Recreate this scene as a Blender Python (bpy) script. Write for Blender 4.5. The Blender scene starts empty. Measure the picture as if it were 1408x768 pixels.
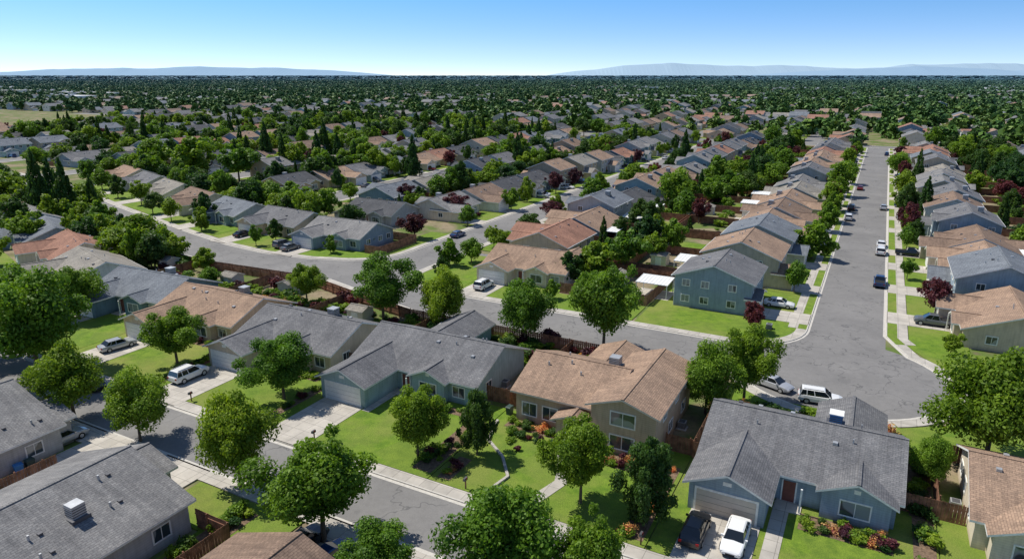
import bpy, math, random
import numpy as np
from mathutils import Vector
sc=bpy.context.scene
R=random.Random(7)
TH=math.radians(28); C28,S28=math.cos(TH),math.sin(TH)
def P(a,b): return (C28*a+S28*b, -S28*a+C28*b)
def link(o,parent=None):
    sc.collection.objects.link(o)
    if parent: o.parent=parent
    return o
def inview(a,b,m=35,k=.86):
    X,Y=P(a,b); return Y>18 and abs(X)<k*Y+m
# ------------------------------------------------------------ materials
def newmat(name):
    m=bpy.data.materials.new(name);m.use_nodes=True
    nt=m.node_tree;return m,nt,nt.nodes,nt.links,nt.nodes['Principled BSDF']
def mixc(N,L,fac,c1,c2,blend='MIX'):
    x=N.new('ShaderNodeMix');x.data_type='RGBA';x.blend_type=blend
    for s,v in ((x.inputs[0],fac),(x.inputs[6],c1),(x.inputs[7],c2)):
        if hasattr(v,'links'): L.new(v,s)
        elif isinstance(v,(int,float)): s.default_value=v
        else: s.default_value=(v[0],v[1],v[2],1)
    return x.outputs[2]
def noise(N,L,vec,scale,detail=3,rough=.55):
    n=N.new('ShaderNodeTexNoise');n.inputs['Scale'].default_value=scale
    n.inputs['Detail'].default_value=detail;n.inputs['Roughness'].default_value=rough
    if vec: L.new(vec,n.inputs['Vector'])
    return n.outputs['Fac']
def rampf(N,L,v,a,b,lo=0.,hi=1.):
    r=N.new('ShaderNodeMapRange');L.new(v,r.inputs[0])
    r.inputs[1].default_value=a;r.inputs[2].default_value=b;r.inputs[3].default_value=lo;r.inputs[4].default_value=hi
    return r.outputs[0]
def ramp(N,L,v,stops,interp='LINEAR'):
    r=N.new('ShaderNodeValToRGB');L.new(v,r.inputs[0]);cr=r.color_ramp;cr.interpolation=interp
    while len(cr.elements)<len(stops): cr.elements.new(.5)
    for e,(p,c) in zip(cr.elements,stops): e.position=p;e.color=(c[0],c[1],c[2],1)
    return r.outputs[0]
def geo(N): return N.new('ShaderNodeNewGeometry').outputs['Position']
def dist0(N,L):
    ln=N.new('ShaderNodeVectorMath');ln.operation='LENGTH';L.new(geo(N),ln.inputs[0]);return ln.outputs['Value']
def bump(N,L,bs,h,strength=.3,dist=.02):
    b=N.new('ShaderNodeBump');b.inputs['Strength'].default_value=strength;b.inputs['Distance'].default_value=dist
    L.new(h,b.inputs['Height']);L.new(b.outputs[0],bs.inputs['Normal'])
def simple(name,c,rough=.7,metal=0,spec=.3,var=.12,scale=3):
    m,nt,N,L,bs=newmat(name)
    nz=noise(N,L,geo(N),scale,4)
    L.new(mixc(N,L,rampf(N,L,nz,.3,.7),[x*(1-var) for x in c],[x*(1+var) for x in c]),bs.inputs['Base Color'])
    bs.inputs['Roughness'].default_value=rough;bs.inputs['Metallic'].default_value=metal
    bs.inputs['Specular IOR Level'].default_value=spec
    return m
def mat_ground():
    m,nt,N,L,bs=newmat("ground_soil_and_grass");g=geo(N)
    a=noise(N,L,g,.11,4);b=noise(N,L,g,.5,5);c=noise(N,L,g,3,3);big=noise(N,L,g,.003,5,.65)
    near=mixc(N,L,rampf(N,L,a,.42,.56),(.30,.24,.16),(.12,.175,.042))
    near=mixc(N,L,rampf(N,L,b,.5,.66,0,.7),near,(.17,.13,.088))
    near=mixc(N,L,rampf(N,L,c,.35,.7,0,.3),near,(.065,.08,.03))
    far=ramp(N,L,big,[(.34,(.06,.13,.07)),(.48,(.10,.16,.08)),(.56,(.42,.38,.30)),(.62,(.12,.19,.11)),(.78,(.35,.33,.26))])
    d=dist0(N,L)
    col=mixc(N,L,rampf(N,L,d,800,1500),near,far)
    col=mixc(N,L,rampf(N,L,d,1400,8000,0,.88),col,(.12,.23,.32))  # aerial haze painted into the ground colour, bluer with distance
    L.new(col,bs.inputs['Base Color'])
    bs.inputs['Roughness'].default_value=.95;bs.inputs['Specular IOR Level'].default_value=.1
    return m
def mat_lawn():
    m,nt,N,L,bs=newmat("lawn_grass");g=geo(N)
    a=noise(N,L,g,.12,5,.6);b=noise(N,L,g,.7,7,.72);c=noise(N,L,g,9,4,.75);o=N.new('ShaderNodeObjectInfo').outputs['Random']
    sp=N.new('ShaderNodeMapping');sp.inputs['Scale'].default_value=(.055,.055,.055);L.new(g,sp.inputs[0])
    vo=N.new('ShaderNodeTexVoronoi');L.new(sp.outputs[0],vo.inputs['Vector'])
    sv=N.new('ShaderNodeSeparateColor');L.new(vo.outputs['Color'],sv.inputs[0])
    col=mixc(N,L,rampf(N,L,b,.36,.62),(.095,.175,.020),(.225,.325,.036))
    col=mixc(N,L,rampf(N,L,a,.46,.63,0,.75),col,(.31,.30,.085))
    col=mixc(N,L,rampf(N,L,sv.outputs[0],.2,1,0,.45),col,(.22,.25,.06))
    col=mixc(N,L,rampf(N,L,o,0,1,0,.4),col,(.13,.25,.022))
    col=mixc(N,L,rampf(N,L,c,.36,.7,0,.6),col,(.055,.105,.014))
    L.new(col,bs.inputs['Base Color']);bs.inputs['Roughness'].default_value=.9;bs.inputs['Specular IOR Level'].default_value=.15
    bump(N,L,bs,c,.8,.08)
    return m
def mat_asphalt():
    m,nt,N,L,bs=newmat("asphalt");g=geo(N)
    a=noise(N,L,g,.12,6,.65);b=noise(N,L,g,9,4,.7);d=noise(N,L,g,.5,4);e=noise(N,L,g,1.4,6,.75)
    col=mixc(N,L,rampf(N,L,a,.3,.7),(.175,.168,.162),(.265,.254,.242))
    col=mixc(N,L,rampf(N,L,b,.3,.75,0,.55),col,(.13,.126,.122))
    col=mixc(N,L,rampf(N,L,e,.45,.7,0,.35),col,(.12,.115,.11))
    v=N.new('ShaderNodeTexVoronoi');v.feature='DISTANCE_TO_EDGE';v.inputs['Scale'].default_value=.11
    w=N.new('ShaderNodeVectorMath');w.operation='ADD';L.new(g,w.inputs[0])
    nn=N.new('ShaderNodeTexNoise');nn.inputs['Scale'].default_value=.5;L.new(g,nn.inputs['Vector'])
    ws=N.new('ShaderNodeVectorMath');ws.operation='SCALE';ws.inputs['Scale'].default_value=5;L.new(nn.outputs['Color'],ws.inputs[0]);L.new(ws.outputs[0],w.inputs[1])
    L.new(w.outputs[0],v.inputs['Vector'])
    col=mixc(N,L,rampf(N,L,v.outputs['Distance'],.0,.012,.75,0),col,(.07,.07,.07))
    col=mixc(N,L,rampf(N,L,d,.6,.66,0,.35),col,(.12,.117,.115))
    L.new(col,bs.inputs['Base Color']);bs.inputs['Roughness'].default_value=.85;bump(N,L,bs,b,.3,.01)
    return m
def mat_concrete(name,c):
    m,nt,N,L,bs=newmat(name);g=geo(N)
    rot=N.new('ShaderNodeMapping');rot.inputs['Rotation'].default_value=(0,0,TH);L.new(g,rot.inputs[0])
    br=N.new('ShaderNodeTexBrick');br.offset=0;L.new(rot.outputs[0],br.inputs['Vector']);br.inputs['Scale'].default_value=1
    br.inputs['Brick Width'].default_value=1.5;br.inputs['Row Height'].default_value=1.5;br.inputs['Mortar Size'].default_value=.022
    br.inputs['Color1'].default_value=(1,1,1,1);br.inputs['Color2'].default_value=(.84,.84,.84,1);br.inputs['Mortar'].default_value=(.42,.42,.42,1)
    a=noise(N,L,g,.5,5,.65);b=noise(N,L,g,8,3)
    col=mixc(N,L,rampf(N,L,a,.3,.7),[x*.72 for x in c],[x*1.08 for x in c])
    col=mixc(N,L,rampf(N,L,b,.4,.8,0,.3),col,[x*.6 for x in c])
    col=mixc(N,L,1.,col,br.outputs[0],'MULTIPLY')
    L.new(col,bs.inputs['Base Color']);bs.inputs['Roughness'].default_value=.85
    return m
ROOFC=[(.19,.19,.20),(.25,.245,.245),(.105,.108,.118),(.37,.255,.185),(.265,.185,.14),(.32,.295,.26),(.20,.22,.25),(.36,.195,.14)]
WALLC=[(.60,.50,.39),(.16,.26,.32),(.47,.47,.47),(.68,.60,.48),(.31,.385,.455),(.52,.41,.30),(.74,.71,.65),(.34,.45,.47)]
def roof_nodes(N,L,bs,base,hz=False):
    uv=N.new('ShaderNodeUVMap').outputs[0];g=geo(N)
    br=N.new('ShaderNodeTexBrick');L.new(uv,br.inputs['Vector']);br.inputs['Scale'].default_value=1
    br.inputs['Brick Width'].default_value=.42;br.inputs['Row Height'].default_value=.2;br.inputs['Mortar Size'].default_value=.018
    br.inputs['Color1'].default_value=(1.1,1.09,1.07,1);br.inputs['Color2'].default_value=(.80,.81,.82,1);br.inputs['Mortar'].default_value=(.55,.55,.55,1)
    a=noise(N,L,g,.35,5,.6);b=noise(N,L,g,7,3,.7)
    mp=N.new('ShaderNodeMapping');mp.inputs['Scale'].default_value=(2.2,.18,1);L.new(uv,mp.inputs[0]);st=noise(N,L,mp.outputs[0],1,4,.6)
    col=mixc(N,L,1.,base,br.outputs[0],'MULTIPLY')
    sh=ramp(N,L,a,[(.3,(.78,.78,.79)),(.7,(1.16,1.15,1.13))]);col=mixc(N,L,1.,col,sh,'MULTIPLY')
    sh=ramp(N,L,st,[(.35,(.82,.82,.82)),(.6,(1.07,1.07,1.06))]);col=mixc(N,L,1.,col,sh,'MULTIPLY')
    sh=ramp(N,L,b,[(.3,(.78,.78,.78)),(.7,(1.15,1.15,1.15))]);col=mixc(N,L,1.,col,sh,'MULTIPLY')
    if hz: col=mixc(N,L,rampf(N,L,dist0(N,L),400,4800,0,.8),col,(.27,.34,.41))  # aerial haze painted into the distant roof colour
    L.new(col,bs.inputs['Base Color']);bs.inputs['Roughness'].default_value=.9;bs.inputs['Specular IOR Level'].default_value=.2
    bump(N,L,bs,br.outputs['Fac'],-.3,.02)
def wall_nodes(N,L,bs,base):
    uv=N.new('ShaderNodeUVMap').outputs[0];g=geo(N)
    s=N.new('ShaderNodeSeparateXYZ');L.new(uv,s.inputs[0])
    mm=N.new('ShaderNodeMath');mm.operation='PINGPONG';mm.inputs[1].default_value=.11;L.new(s.outputs[1],mm.inputs[0])
    a=noise(N,L,g,.8,5,.6)
    mp=N.new('ShaderNodeMapping');mp.inputs['Scale'].default_value=(3.5,.35,1);L.new(uv,mp.inputs[0]);st=noise(N,L,mp.outputs[0],1,4,.6)
    sh=ramp(N,L,a,[(.3,(.86,.86,.86)),(.7,(1.08,1.08,1.07))]);col=mixc(N,L,1.,base,sh,'MULTIPLY')
    sh=ramp(N,L,st,[(.3,(.84,.83,.81)),(.55,(1.03,1.03,1.03))]);col=mixc(N,L,1.,col,sh,'MULTIPLY')
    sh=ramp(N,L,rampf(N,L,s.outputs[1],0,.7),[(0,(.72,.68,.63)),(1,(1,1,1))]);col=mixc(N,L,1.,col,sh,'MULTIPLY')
    sh=ramp(N,L,rampf(N,L,mm.outputs[0],0,.02),[(0,(.74,.74,.74)),(1,(1,1,1))]);col=mixc(N,L,1.,col,sh,'MULTIPLY')
    L.new(col,bs.inputs['Base Color']);bs.inputs['Roughness'].default_value=.85;bs.inputs['Specular IOR Level'].default_value=.15
def rgbv(N,c):
    r=N.new('ShaderNodeRGB');r.outputs[0].default_value=(c[0],c[1],c[2],1);return r.outputs[0]
def stops(cols,order):
    n=len(order);return [(i/n,cols[k]) for i,k in enumerate(order)]
def mat_roof(i):
    m,nt,N,L,bs=newmat("shingle_roof");roof_nodes(N,L,bs,rgbv(N,ROOFC[i]));return m
def mat_wall(i):
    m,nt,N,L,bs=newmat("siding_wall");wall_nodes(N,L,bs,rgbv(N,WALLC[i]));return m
def rnd_src(N,L,attr,mul):
    if attr:
        a=N.new('ShaderNodeAttribute');a.attribute_name='hrand';s=a.outputs['Fac']
    else: s=N.new('ShaderNodeObjectInfo').outputs['Random']
    x=N.new('ShaderNodeMath');x.operation='MULTIPLY';x.inputs[1].default_value=mul;L.new(s,x.inputs[0])
    y=N.new('ShaderNodeMath');y.operation='FRACT';L.new(x.outputs[0],y.inputs[0]);return y.outputs[0]
RO=[0,1,3,6,5,0,4,1,2,3,6,0,7,2];WO=[0,3,2,4,6,5,0,1,3,7]
def mat_roof_r(attr=False):
    m,nt,N,L,bs=newmat("shingle_roof_varied")
    roof_nodes(N,L,bs,ramp(N,L,rnd_src(N,L,attr,1),stops(ROOFC,RO),'CONSTANT'),attr);return m
def mat_wall_r(attr=False):
    m,nt,N,L,bs=newmat("wall_varied")
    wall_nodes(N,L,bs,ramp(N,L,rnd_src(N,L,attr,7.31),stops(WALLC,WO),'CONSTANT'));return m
def mat_leaf(name,c1,c2,haze=False):
    m,nt,N,L,bs=newmat(name)
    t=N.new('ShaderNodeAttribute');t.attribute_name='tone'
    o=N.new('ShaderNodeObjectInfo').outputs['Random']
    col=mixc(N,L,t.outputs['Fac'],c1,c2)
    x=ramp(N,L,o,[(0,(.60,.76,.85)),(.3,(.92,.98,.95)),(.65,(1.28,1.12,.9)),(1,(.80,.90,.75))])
    col=mixc(N,L,1.,col,x,'MULTIPLY')
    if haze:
        col=mixc(N,L,rampf(N,L,dist0(N,L),400,5200,0,.9),col,(.11,.22,.30))  # aerial haze painted into the leaf colour by distance from origin
    L.new(col,bs.inputs['Base Color']);bs.inputs['Roughness'].default_value=.55;bs.inputs['Specular IOR Level'].default_value=.25
    if not haze:
        tr=N.new('ShaderNodeBsdfTranslucent');L.new(mixc(N,L,1.,col,(1.5,1.55,.7),'MULTIPLY'),tr.inputs[0])
        ms=N.new('ShaderNodeMixShader');ms.inputs[0].default_value=.36;L.new(bs.outputs[0],ms.inputs[1]);L.new(tr.outputs[0],ms.inputs[2])
        L.new(ms.outputs[0],N['Material Output'].inputs[0])
    return m
M={}
M['ground']=mat_ground();M['lawn']=mat_lawn();M['asphalt']=mat_asphalt()
M['walk']=mat_concrete("sidewalk_concrete",(.53,.49,.43));M['drive']=mat_concrete("driveway_concrete",(.55,.505,.44))
M['kerb']=simple("kerb_concrete",(.52,.49,.44));M['mulch']=simple("bark_mulch",(.17,.115,.075),.95,var=.45,scale=5)
M['fence']=simple("fence_wood",(.24,.12,.075),.85,var=.5,scale=1.5);M['trim']=simple("white_trim",(.80,.79,.76),.6)
M['trimd']=simple("tan_trim",(.60,.55,.47),.6);M['door']=simple("front_door_paint",(.22,.08,.06),.5)
M['gdoor']=simple("garage_door_white",(.80,.79,.76),.5,var=.05);M['gdoor2']=simple("garage_door_tan",(.58,.51,.43),.5,var=.05)
M['metal']=simple("galvanised_metal",(.5,.51,.52),.45,.5);M['metald']=simple("dark_metal",(.12,.12,.13),.5,.4)
M['blue']=simple("blue_tarp",(.05,.20,.45),.6);M['white']=simple("white_panel",(.76,.76,.74),.5,var=.06)
M['bark']=simple("bark",(.15,.115,.085),.95,var=.35,scale=5);M['stone']=simple("retaining_stone",(.40,.37,.33),.9,var=.3,scale=4)
M['bin']=simple("bin_plastic",(.04,.07,.06),.5)
m,nt,N,L,bs=newmat("window_glass");bs.inputs['Roughness'].default_value=.06;bs.inputs['Specular IOR Level'].default_value=.8
L.new(mixc(N,L,rampf(N,L,noise(N,L,geo(N),.45,1),.5,.53),(.04,.06,.07),(.25,.28,.29)),bs.inputs['Base Color']);M['glass']=m
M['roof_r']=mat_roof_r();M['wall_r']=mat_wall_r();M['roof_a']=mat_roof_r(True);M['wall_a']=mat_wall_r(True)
for i in range(8): M['roof%d'%i]=mat_roof(i);M['wall%d'%i]=mat_wall(i)
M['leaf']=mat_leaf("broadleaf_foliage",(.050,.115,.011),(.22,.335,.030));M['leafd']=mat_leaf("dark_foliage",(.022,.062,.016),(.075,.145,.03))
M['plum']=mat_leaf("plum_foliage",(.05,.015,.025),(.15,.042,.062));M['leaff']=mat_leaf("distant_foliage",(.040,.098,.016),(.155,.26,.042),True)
M['flower']=mat_leaf("flower_petals",(.45,.09,.12),(.75,.5,.18))
# ------------------------------------------------------------ mesh builder
class MB:
    def __init__(s): s.v=[];s.f=[];s.m=[];s.p=[];s.part='walls'
    def poly(s,pts,mat):
        i=len(s.v);s.v+= [tuple(q) for q in pts];s.f.append(tuple(range(i,i+len(pts))));s.m.append(mat);s.p.append(s.part)
    def hexa(s,b,t,mats):
        mt,mb,ms=mats
        s.poly(t,mt)
        if mb: s.poly(b[::-1],mb)
        for i in range(4):
            j=(i+1)%4
            if ms: s.poly([b[i],b[j],t[j],t[i]],ms)
    def box(s,x0,x1,y0,y1,z0,z1,mat,top=None,bottom=True):
        b=[(x0,y0,z0),(x1,y0,z0),(x1,y1,z0),(x0,y1,z0)];t=[(x,y,z1) for x,y,_ in b]
        s.hexa(b,t,(top or mat,mat if bottom else None,mat))
    def obox(s,c,u,n,su,sn,sz,mat):
        c=Vector(c);u=Vector(u);n=Vector(n);z=Vector((0,0,1))
        def q(i,j,k): return tuple(c+u*(i*su/2)+n*j+z*(k*sz/2))
        a0,a1=-.02,sn
        F=[q(-1,a1,-1),q(1,a1,-1),q(1,a1,1),q(-1,a1,1)];B=[q(-1,a0,-1),q(1,a0,-1),q(1,a0,1),q(-1,a0,1)]
        cr=u.cross(z).dot(n)
        fl=(lambda l:l) if cr>0 else (lambda l:l[::-1])
        s.poly(fl(F),mat)
        for i in range(4):
            j=(i+1)%4;s.poly(fl([B[i],B[j],F[j],F[i]]),mat)
    def mesh(s,name,sel=None):
        ids=[i for i in range(len(s.f)) if sel is None or s.p[i]==sel]
        V=[];F=[];MI=[];mats=[];UV=[]
        for i in ids:
            pts=[s.v[k] for k in s.f[i]];k0=len(V);V+=pts;F.append(tuple(range(k0,k0+len(pts))))
            if s.m[i] not in mats: mats.append(s.m[i])
            MI.append(mats.index(s.m[i]))
            a,b,c=[Vector(q) for q in pts[:3]];n=(b-a).cross(c-b)
            if n.length<1e-9: n=Vector((0,0,1))
            n.normalize()
            if abs(n.z)>.98: u=Vector((1,0,0));w=Vector((0,1,0))
            else:
                w=(Vector((0,0,1))-n*n.z).normalized();u=w.cross(n)
            for q in pts: q=Vector(q);UV+=[q.dot(u),q.dot(w)]
        me=bpy.data.meshes.new(name);me.from_pydata(V,[],F)
        me.polygons.foreach_set('material_index',MI)
        uv=me.uv_layers.new(name="UVMap");uv.data.foreach_set('uv',UV)
        for k in mats: me.materials.append(M[k])
        me.update();return me
    def emit(s,name,parts=False):
        if not parts: return link(bpy.data.objects.new(name,s.mesh(name+"_mesh")))
        e=link(bpy.data.objects.new(name,None));e.empty_display_size=.5
        for pn in dict.fromkeys(s.p): link(bpy.data.objects.new(pn,s.mesh(pn,pn)),e)
        return e
def place(o,a,b,rot=0,z=0):
    X,Y=P(a,b);o.location=(X,Y,z);o.rotation_euler=(0,0,-TH+math.radians(rot))
    return o
# ------------------------------------------------------------ houses
def gable(mb,x0,x1,y0,y1,h,axis,pitch,wm,rm,tm,oh=.5,z0=-.1):
    T=.17
    mb.part='walls'
    if axis=='x':
        yc=(y0+y1)/2;zr=h+(y1-y0)/2*pitch
        mb.poly([(x0,y0,z0),(x1,y0,z0),(x1,y0,h),(x0,y0,h)],wm);mb.poly([(x1,y1,z0),(x0,y1,z0),(x0,y1,h),(x1,y1,h)],wm)
        mb.poly([(x1,y0,z0),(x1,y1,z0),(x1,y1,h),(x1,yc,zr),(x1,y0,h)],wm);mb.poly([(x0,y1,z0),(x0,y0,z0),(x0,y0,h),(x0,yc,zr),(x0,y1,h)],wm)
        for sgn,ye in ((-1,y0-oh),(1,y1+oh)):
            ze=h-oh*pitch
            t=[(x0-oh,ye,ze+T),(x1+oh,ye,ze+T),(x1+oh,yc,zr+T),(x0-oh,yc,zr+T)]
            if sgn>0: t=[t[3],t[2],t[1],t[0]]
            bb=[(x,y,z-T-.02) for x,y,z in t]
            mb.part='roof';mb.poly(t,rm);mb.part='fascia';mb.poly(bb[::-1],tm)
            for i in range(4):
                j=(i+1)%4
                if abs(t[i][1]-yc)<1e-6 and abs(t[j][1]-yc)<1e-6: continue
                mb.poly([bb[i],bb[j],t[j],t[i]],tm)
        mb.part='roof'
        mb.box(x0-oh,x1+oh,yc-.14,yc+.14,zr+T-.05,zr+T+.035,rm)
    else:
        xc=(x0+x1)/2;zr=h+(x1-x0)/2*pitch
        mb.poly([(x1,y0,z0),(x1,y1,z0),(x1,y1,h),(x1,y0,h)],wm);mb.poly([(x0,y1,z0),(x0,y0,z0),(x0,y0,h),(x0,y1,h)],wm)
        mb.poly([(x0,y0,z0),(x1,y0,z0),(x1,y0,h),(xc,y0,zr),(x0,y0,h)],wm);mb.poly([(x1,y1,z0),(x0,y1,z0),(x0,y1,h),(xc,y1,zr),(x1,y1,h)],wm)
        for sgn,xe in ((-1,x0-oh),(1,x1+oh)):
            ze=h-oh*pitch
            t=[(xe,y1+oh,ze+T),(xe,y0-oh,ze+T),(xc,y0-oh,zr+T),(xc,y1+oh,zr+T)]
            if sgn>0: t=[t[3],t[2],t[1],t[0]]
            bb=[(x,y,z-T-.02) for x,y,z in t]
            mb.part='roof';mb.poly(t,rm);mb.part='fascia';mb.poly(bb[::-1],tm)
            for i in range(4):
                j=(i+1)%4
                if abs(t[i][0]-xc)<1e-6 and abs(t[j][0]-xc)<1e-6: continue
                mb.poly([bb[i],bb[j],t[j],t[i]],tm)
        mb.part='roof'
        mb.box(xc-.14,xc+.14,y0-oh,y1+oh,zr+T-.05,zr+T+.035,rm)
    return zr
def window(mb,c,side,w=1.5,h=1.2,tm='trim'):
    U={'f':((1,0,0),(0,-1,0)),'b':((-1,0,0),(0,1,0)),'r':((0,1,0),(1,0,0)),'l':((0,-1,0),(-1,0,0))}[side]
    u,n=U;mb.part='windows'
    c=Vector(c);uu=Vector(u)
    mb.obox(c,u,n,w,.02,h,'glass')
    for sg in (-1,1):
        mb.obox(c+uu*sg*(w/2+.06),u,n,.12,.06,h+.24,tm);mb.obox(c+Vector((0,0,sg*(h/2+.06))),u,n,w,.058,.12,tm)
    mb.obox(c,u,n,.06,.045,h,tm)
def gdoor(mb,xc,y,w=4.9,h=2.15,mat='gdoor'):
    mb.part='garage_door'
    for k in range(4): mb.obox((xc,y,.08+h/4*(k+.5)),(1,0,0),(0,-1,0),w,.035,h/4-.03,mat)
    mb.obox((xc,y,h/2+.06),(1,0,0),(0,-1,0),w,.012,h,'metald')
    mb.part='garage_trim'
    for sg in (-1,1): mb.obox((xc+sg*(w/2+.09),y,h/2+.06),(1,0,0),(0,-1,0),.18,.06,h+.1,'trim')
    mb.obox((xc,y,h+.2),(1,0,0),(0,-1,0),w+.36,.062,.2,'trim')
def roofz(D,h,pitch,y): return h+.17+min(y,D-y)*pitch
def house(W,D,g=(0,6,5),st=1,axis='x',rear=None,fg=None,rm='roof_r',wm='wall_r',tm='trim',gd='gdoor',pitch=.40,detail=1,cooler=None,seed=0,h=None,gh=2.85):
    r=random.Random(seed);mb=MB();h=h or (2.85 if st==1 else 5.3)
    gable(mb,0,W,0,D,h,axis,pitch,wm,rm,tm)
    gx0,gx1,gp=g
    if gp>0:
        hh=gh
        gable(mb,gx0+.03,gx1,-gp,D*.45 if st==1 else .6,hh+.02,'y',pitch*1.02,wm,rm,tm)
        gdoor(mb,(gx0+gx1)/2,-gp,mat=gd)
        mb.part='attic_vent';mb.obox(((gx0+gx1)/2,-gp,hh+.45),(1,0,0),(0,-1,0),.7,.04,.35,tm)
    else: gdoor(mb,(gx0+gx1)/2,0,mat=gd)
    if fg:
        a,b,pj=fg;gable(mb,a,b,-pj,D*.4,(h if st==1 else 5.25)+.01,'y',pitch*1.05,wm,rm,tm)
        for z in ([1.55] if st==1 else [1.5,4.1]):
            window(mb,((a+b)/2,-pj,z),'f',min(2.2,b-a-1.2),1.3)
        mb.part='attic_vent';mb.obox(((a+b)/2,-pj,(h if st==1 else 5.25)+.4),(1,0,0),(0,-1,0),.5,.04,.35,tm)
    if rear:
        a,b,dp=rear;gable(mb,a,b,D*.6,D+dp,2.8,'y',pitch,wm,rm,tm);window(mb,((a+b)/2,D+dp,1.5),'b',2,1.2)
    occ=[(gx0-.2,gx1+.2)]+([(fg[0]-.2,fg[1]+.2)] if fg else [])
    def free(x,w): return all(x+w/2<a or x-w/2>b for a,b in occ) and x-w/2>.3 and x+w/2<W-.3
    dx=gx1+1.3 if gx1<W-3 else gx0-1.3
    mb.part='front_door';mb.obox((dx,0,1.1),(1,0,0),(0,-1,0),1.0,.05,2.1,'door')
    mb.part='door_trim'
    for sg in(-1,1): mb.obox((dx+sg*.57,0,1.12),(1,0,0),(0,-1,0),.12,.07,2.2,tm)
    occ.append((dx-.8,dx+.8))
    x=1.4
    while x<W-1:
        if free(x,1.9):
            window(mb,(x,0,1.5),'f',1.5,1.2,tm);occ.append((x-1.6,x+1.6))
        x+=.4
    if st==2:
        for x in np.linspace(1.6,W-1.6,4):
            if not fg or not(fg[0]-.8<x<fg[1]+.8): window(mb,(x,0,4.25),'f',1.3,1.1,tm)
    for sd,xx in (('r',W),('l',0)):
        for y in (D*.25,D*.6,D*.85):
            if r.random()<.75: window(mb,(xx,y,1.6),sd,1.2,1.0,tm)
            if st==2 and r.random()<.7: window(mb,(xx,y,4.2),sd,1.1,1.0,tm)
    for x in (W*.2,W*.55,W*.85):
        if rear and rear[0]-.8<x<rear[1]+.8: continue
        window(mb,(x,D,1.4),'b',1.8,1.3,tm)
        if st==2: window(mb,(x,D,4.2),'b',1.3,1.1,tm)
    if gp>2 and detail:
        mb.part='porch'
        mb.box(dx-.9,dx+1.2,-1.6,0-.02,0,.2,'drive')
        mb.box(dx+1.0,dx+1.15,-1.5,-1.35,.2,2.5,tm)
    if axis=='x' and detail:
        for k in range(7):
            x=r.uniform(1.5,W-1.5);y=r.choice((r.uniform(D*.56,D*.8),r.uniform(D*.25,D*.44)));z=roofz(D,h,pitch,y)
            mb.part='roof_vent'
            if k%2: mb.box(x-.06,x+.06,y-.06,y+.06,z-.05,z+.4,'metal')
            else: mb.box(x-.2,x+.2,y-.2,y+.2,z-.05,z+.18,'metal' if k else 'metald')
        if cooler:
            x,y,cm=cooler;z=roofz(D,h,pitch,y);mb.part='rooftop_cooler'
            mb.box(x-.8,x+.8,y-.75,y+.75,z-.35,z+.06,'metald');mb.box(x-.55,x+.55,y-.55,y+.55,z+.06,z+1.05,cm)
            for k in range(4): mb.box(x-.57,x+.57,y-.57,y+.57,z+.2+.2*k,z+.27+.2*k,'metald')
            mb.box(x-.62,x+.62,y-.62,y+.62,z+1.05,z+1.12,'metal' if cm!='blue' else 'white')
        mb.part='gutter'
        mb.box(-.5,W+.5,D+.5,D+.6,h-.5*pitch-.02,h-.5*pitch+.12,tm)
        mb.part='downpipe'
        for x in(.12,W-.2): mb.box(x,x+.08,D+.02,D+.1,0,h-.1,tm)
    return mb
# ------------------------------------------------------------ flat things
def slab(name,pts,z,mat,z0=-.02,obj=True):
    mb=MB();q=[P(*p) for p in pts]
    ar=sum(q[i][0]*q[(i+1)%len(q)][1]-q[(i+1)%len(q)][0]*q[i][1] for i in range(len(q)))
    if ar<0: q=q[::-1]
    mb.poly([(x,y,z) for x,y in q],mat)
    if z0 is not None:
        for i in range(len(q)):
            j=(i+1)%len(q);mb.poly([(q[i][0],q[i][1],z0),(q[j][0],q[j][1],z0),(q[j][0],q[j][1],z),(q[i][0],q[i][1],z)],mat)
    return mb.emit(name) if obj else mb
def rect(a0,a1,b0,b1): return [(a0,b0),(a1,b0),(a1,b1),(a0,b1)]
def arc(cx,cy,r,t0,t1,n=14):
    return [(cx+r*math.cos(math.radians(t0+(t1-t0)*i/n)),cy+r*math.sin(math.radians(t0+(t1-t0)*i/n))) for i in range(n+1)]
def offs(poly,d):
    out=[]
    for i,p in enumerate(poly):
        p0=Vector(poly[max(0,i-1)]);p1=Vector(poly[min(len(poly)-1,i+1)])
        t=(p1-p0).normalized();n=Vector((-t.y,t.x));out.append((p[0]+n.x*d,p[1]+n.y*d))
    return out
def strip(mb,poly,o0,o1,z0,z1,mat):
    A=offs(poly,o0);B=offs(poly,o1);A=[P(*x) for x in A];B=[P(*x) for x in B]
    for i in range(len(poly)-1):
        q=[A[i],A[i+1],B[i+1],B[i]]
        t=[(x,y,z1) for x,y in q]
        nz=(Vector(t[1])-Vector(t[0])).cross(Vector(t[2])-Vector(t[1])).z
        mb.poly(t if nz>0 else t[::-1],mat)
        if z0<z1:
            for E in (A,B):
                s=[(E[i][0],E[i][1],z0),(E[i+1][0],E[i+1][1],z0),(E[i+1][0],E[i+1][1],z1),(E[i][0],E[i][1],z1)]
                mb.poly(s,mat)
mb=MB()
mb.poly([(-22000,-300,0),(22000,-300,0),(22000,24000,0),(-22000,24000,0)],'ground');mb.emit("ground")
Actr=[(70,40.2),(-95,40.2),(-112,41.5),(-130,46),(-150,53),(-170,61),(-200,72),(-260,90)]
EC=[(-60,88.2),(-75,92.5),(-86,95.7),(-100,94.5),(-112,93.5),(-125,95),(-140,98.5),(-165,105),(-190,112),(-215,120),(-240,127.5),(-265,133),(-300,138),(-360,142),(-480,144)]
Ectr=[(-8,88.2)]+EC
rd=MB();strip(rd,Actr,-3.5,3.5,.01,.01,'asphalt');rd.emit("residential_street")
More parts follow.
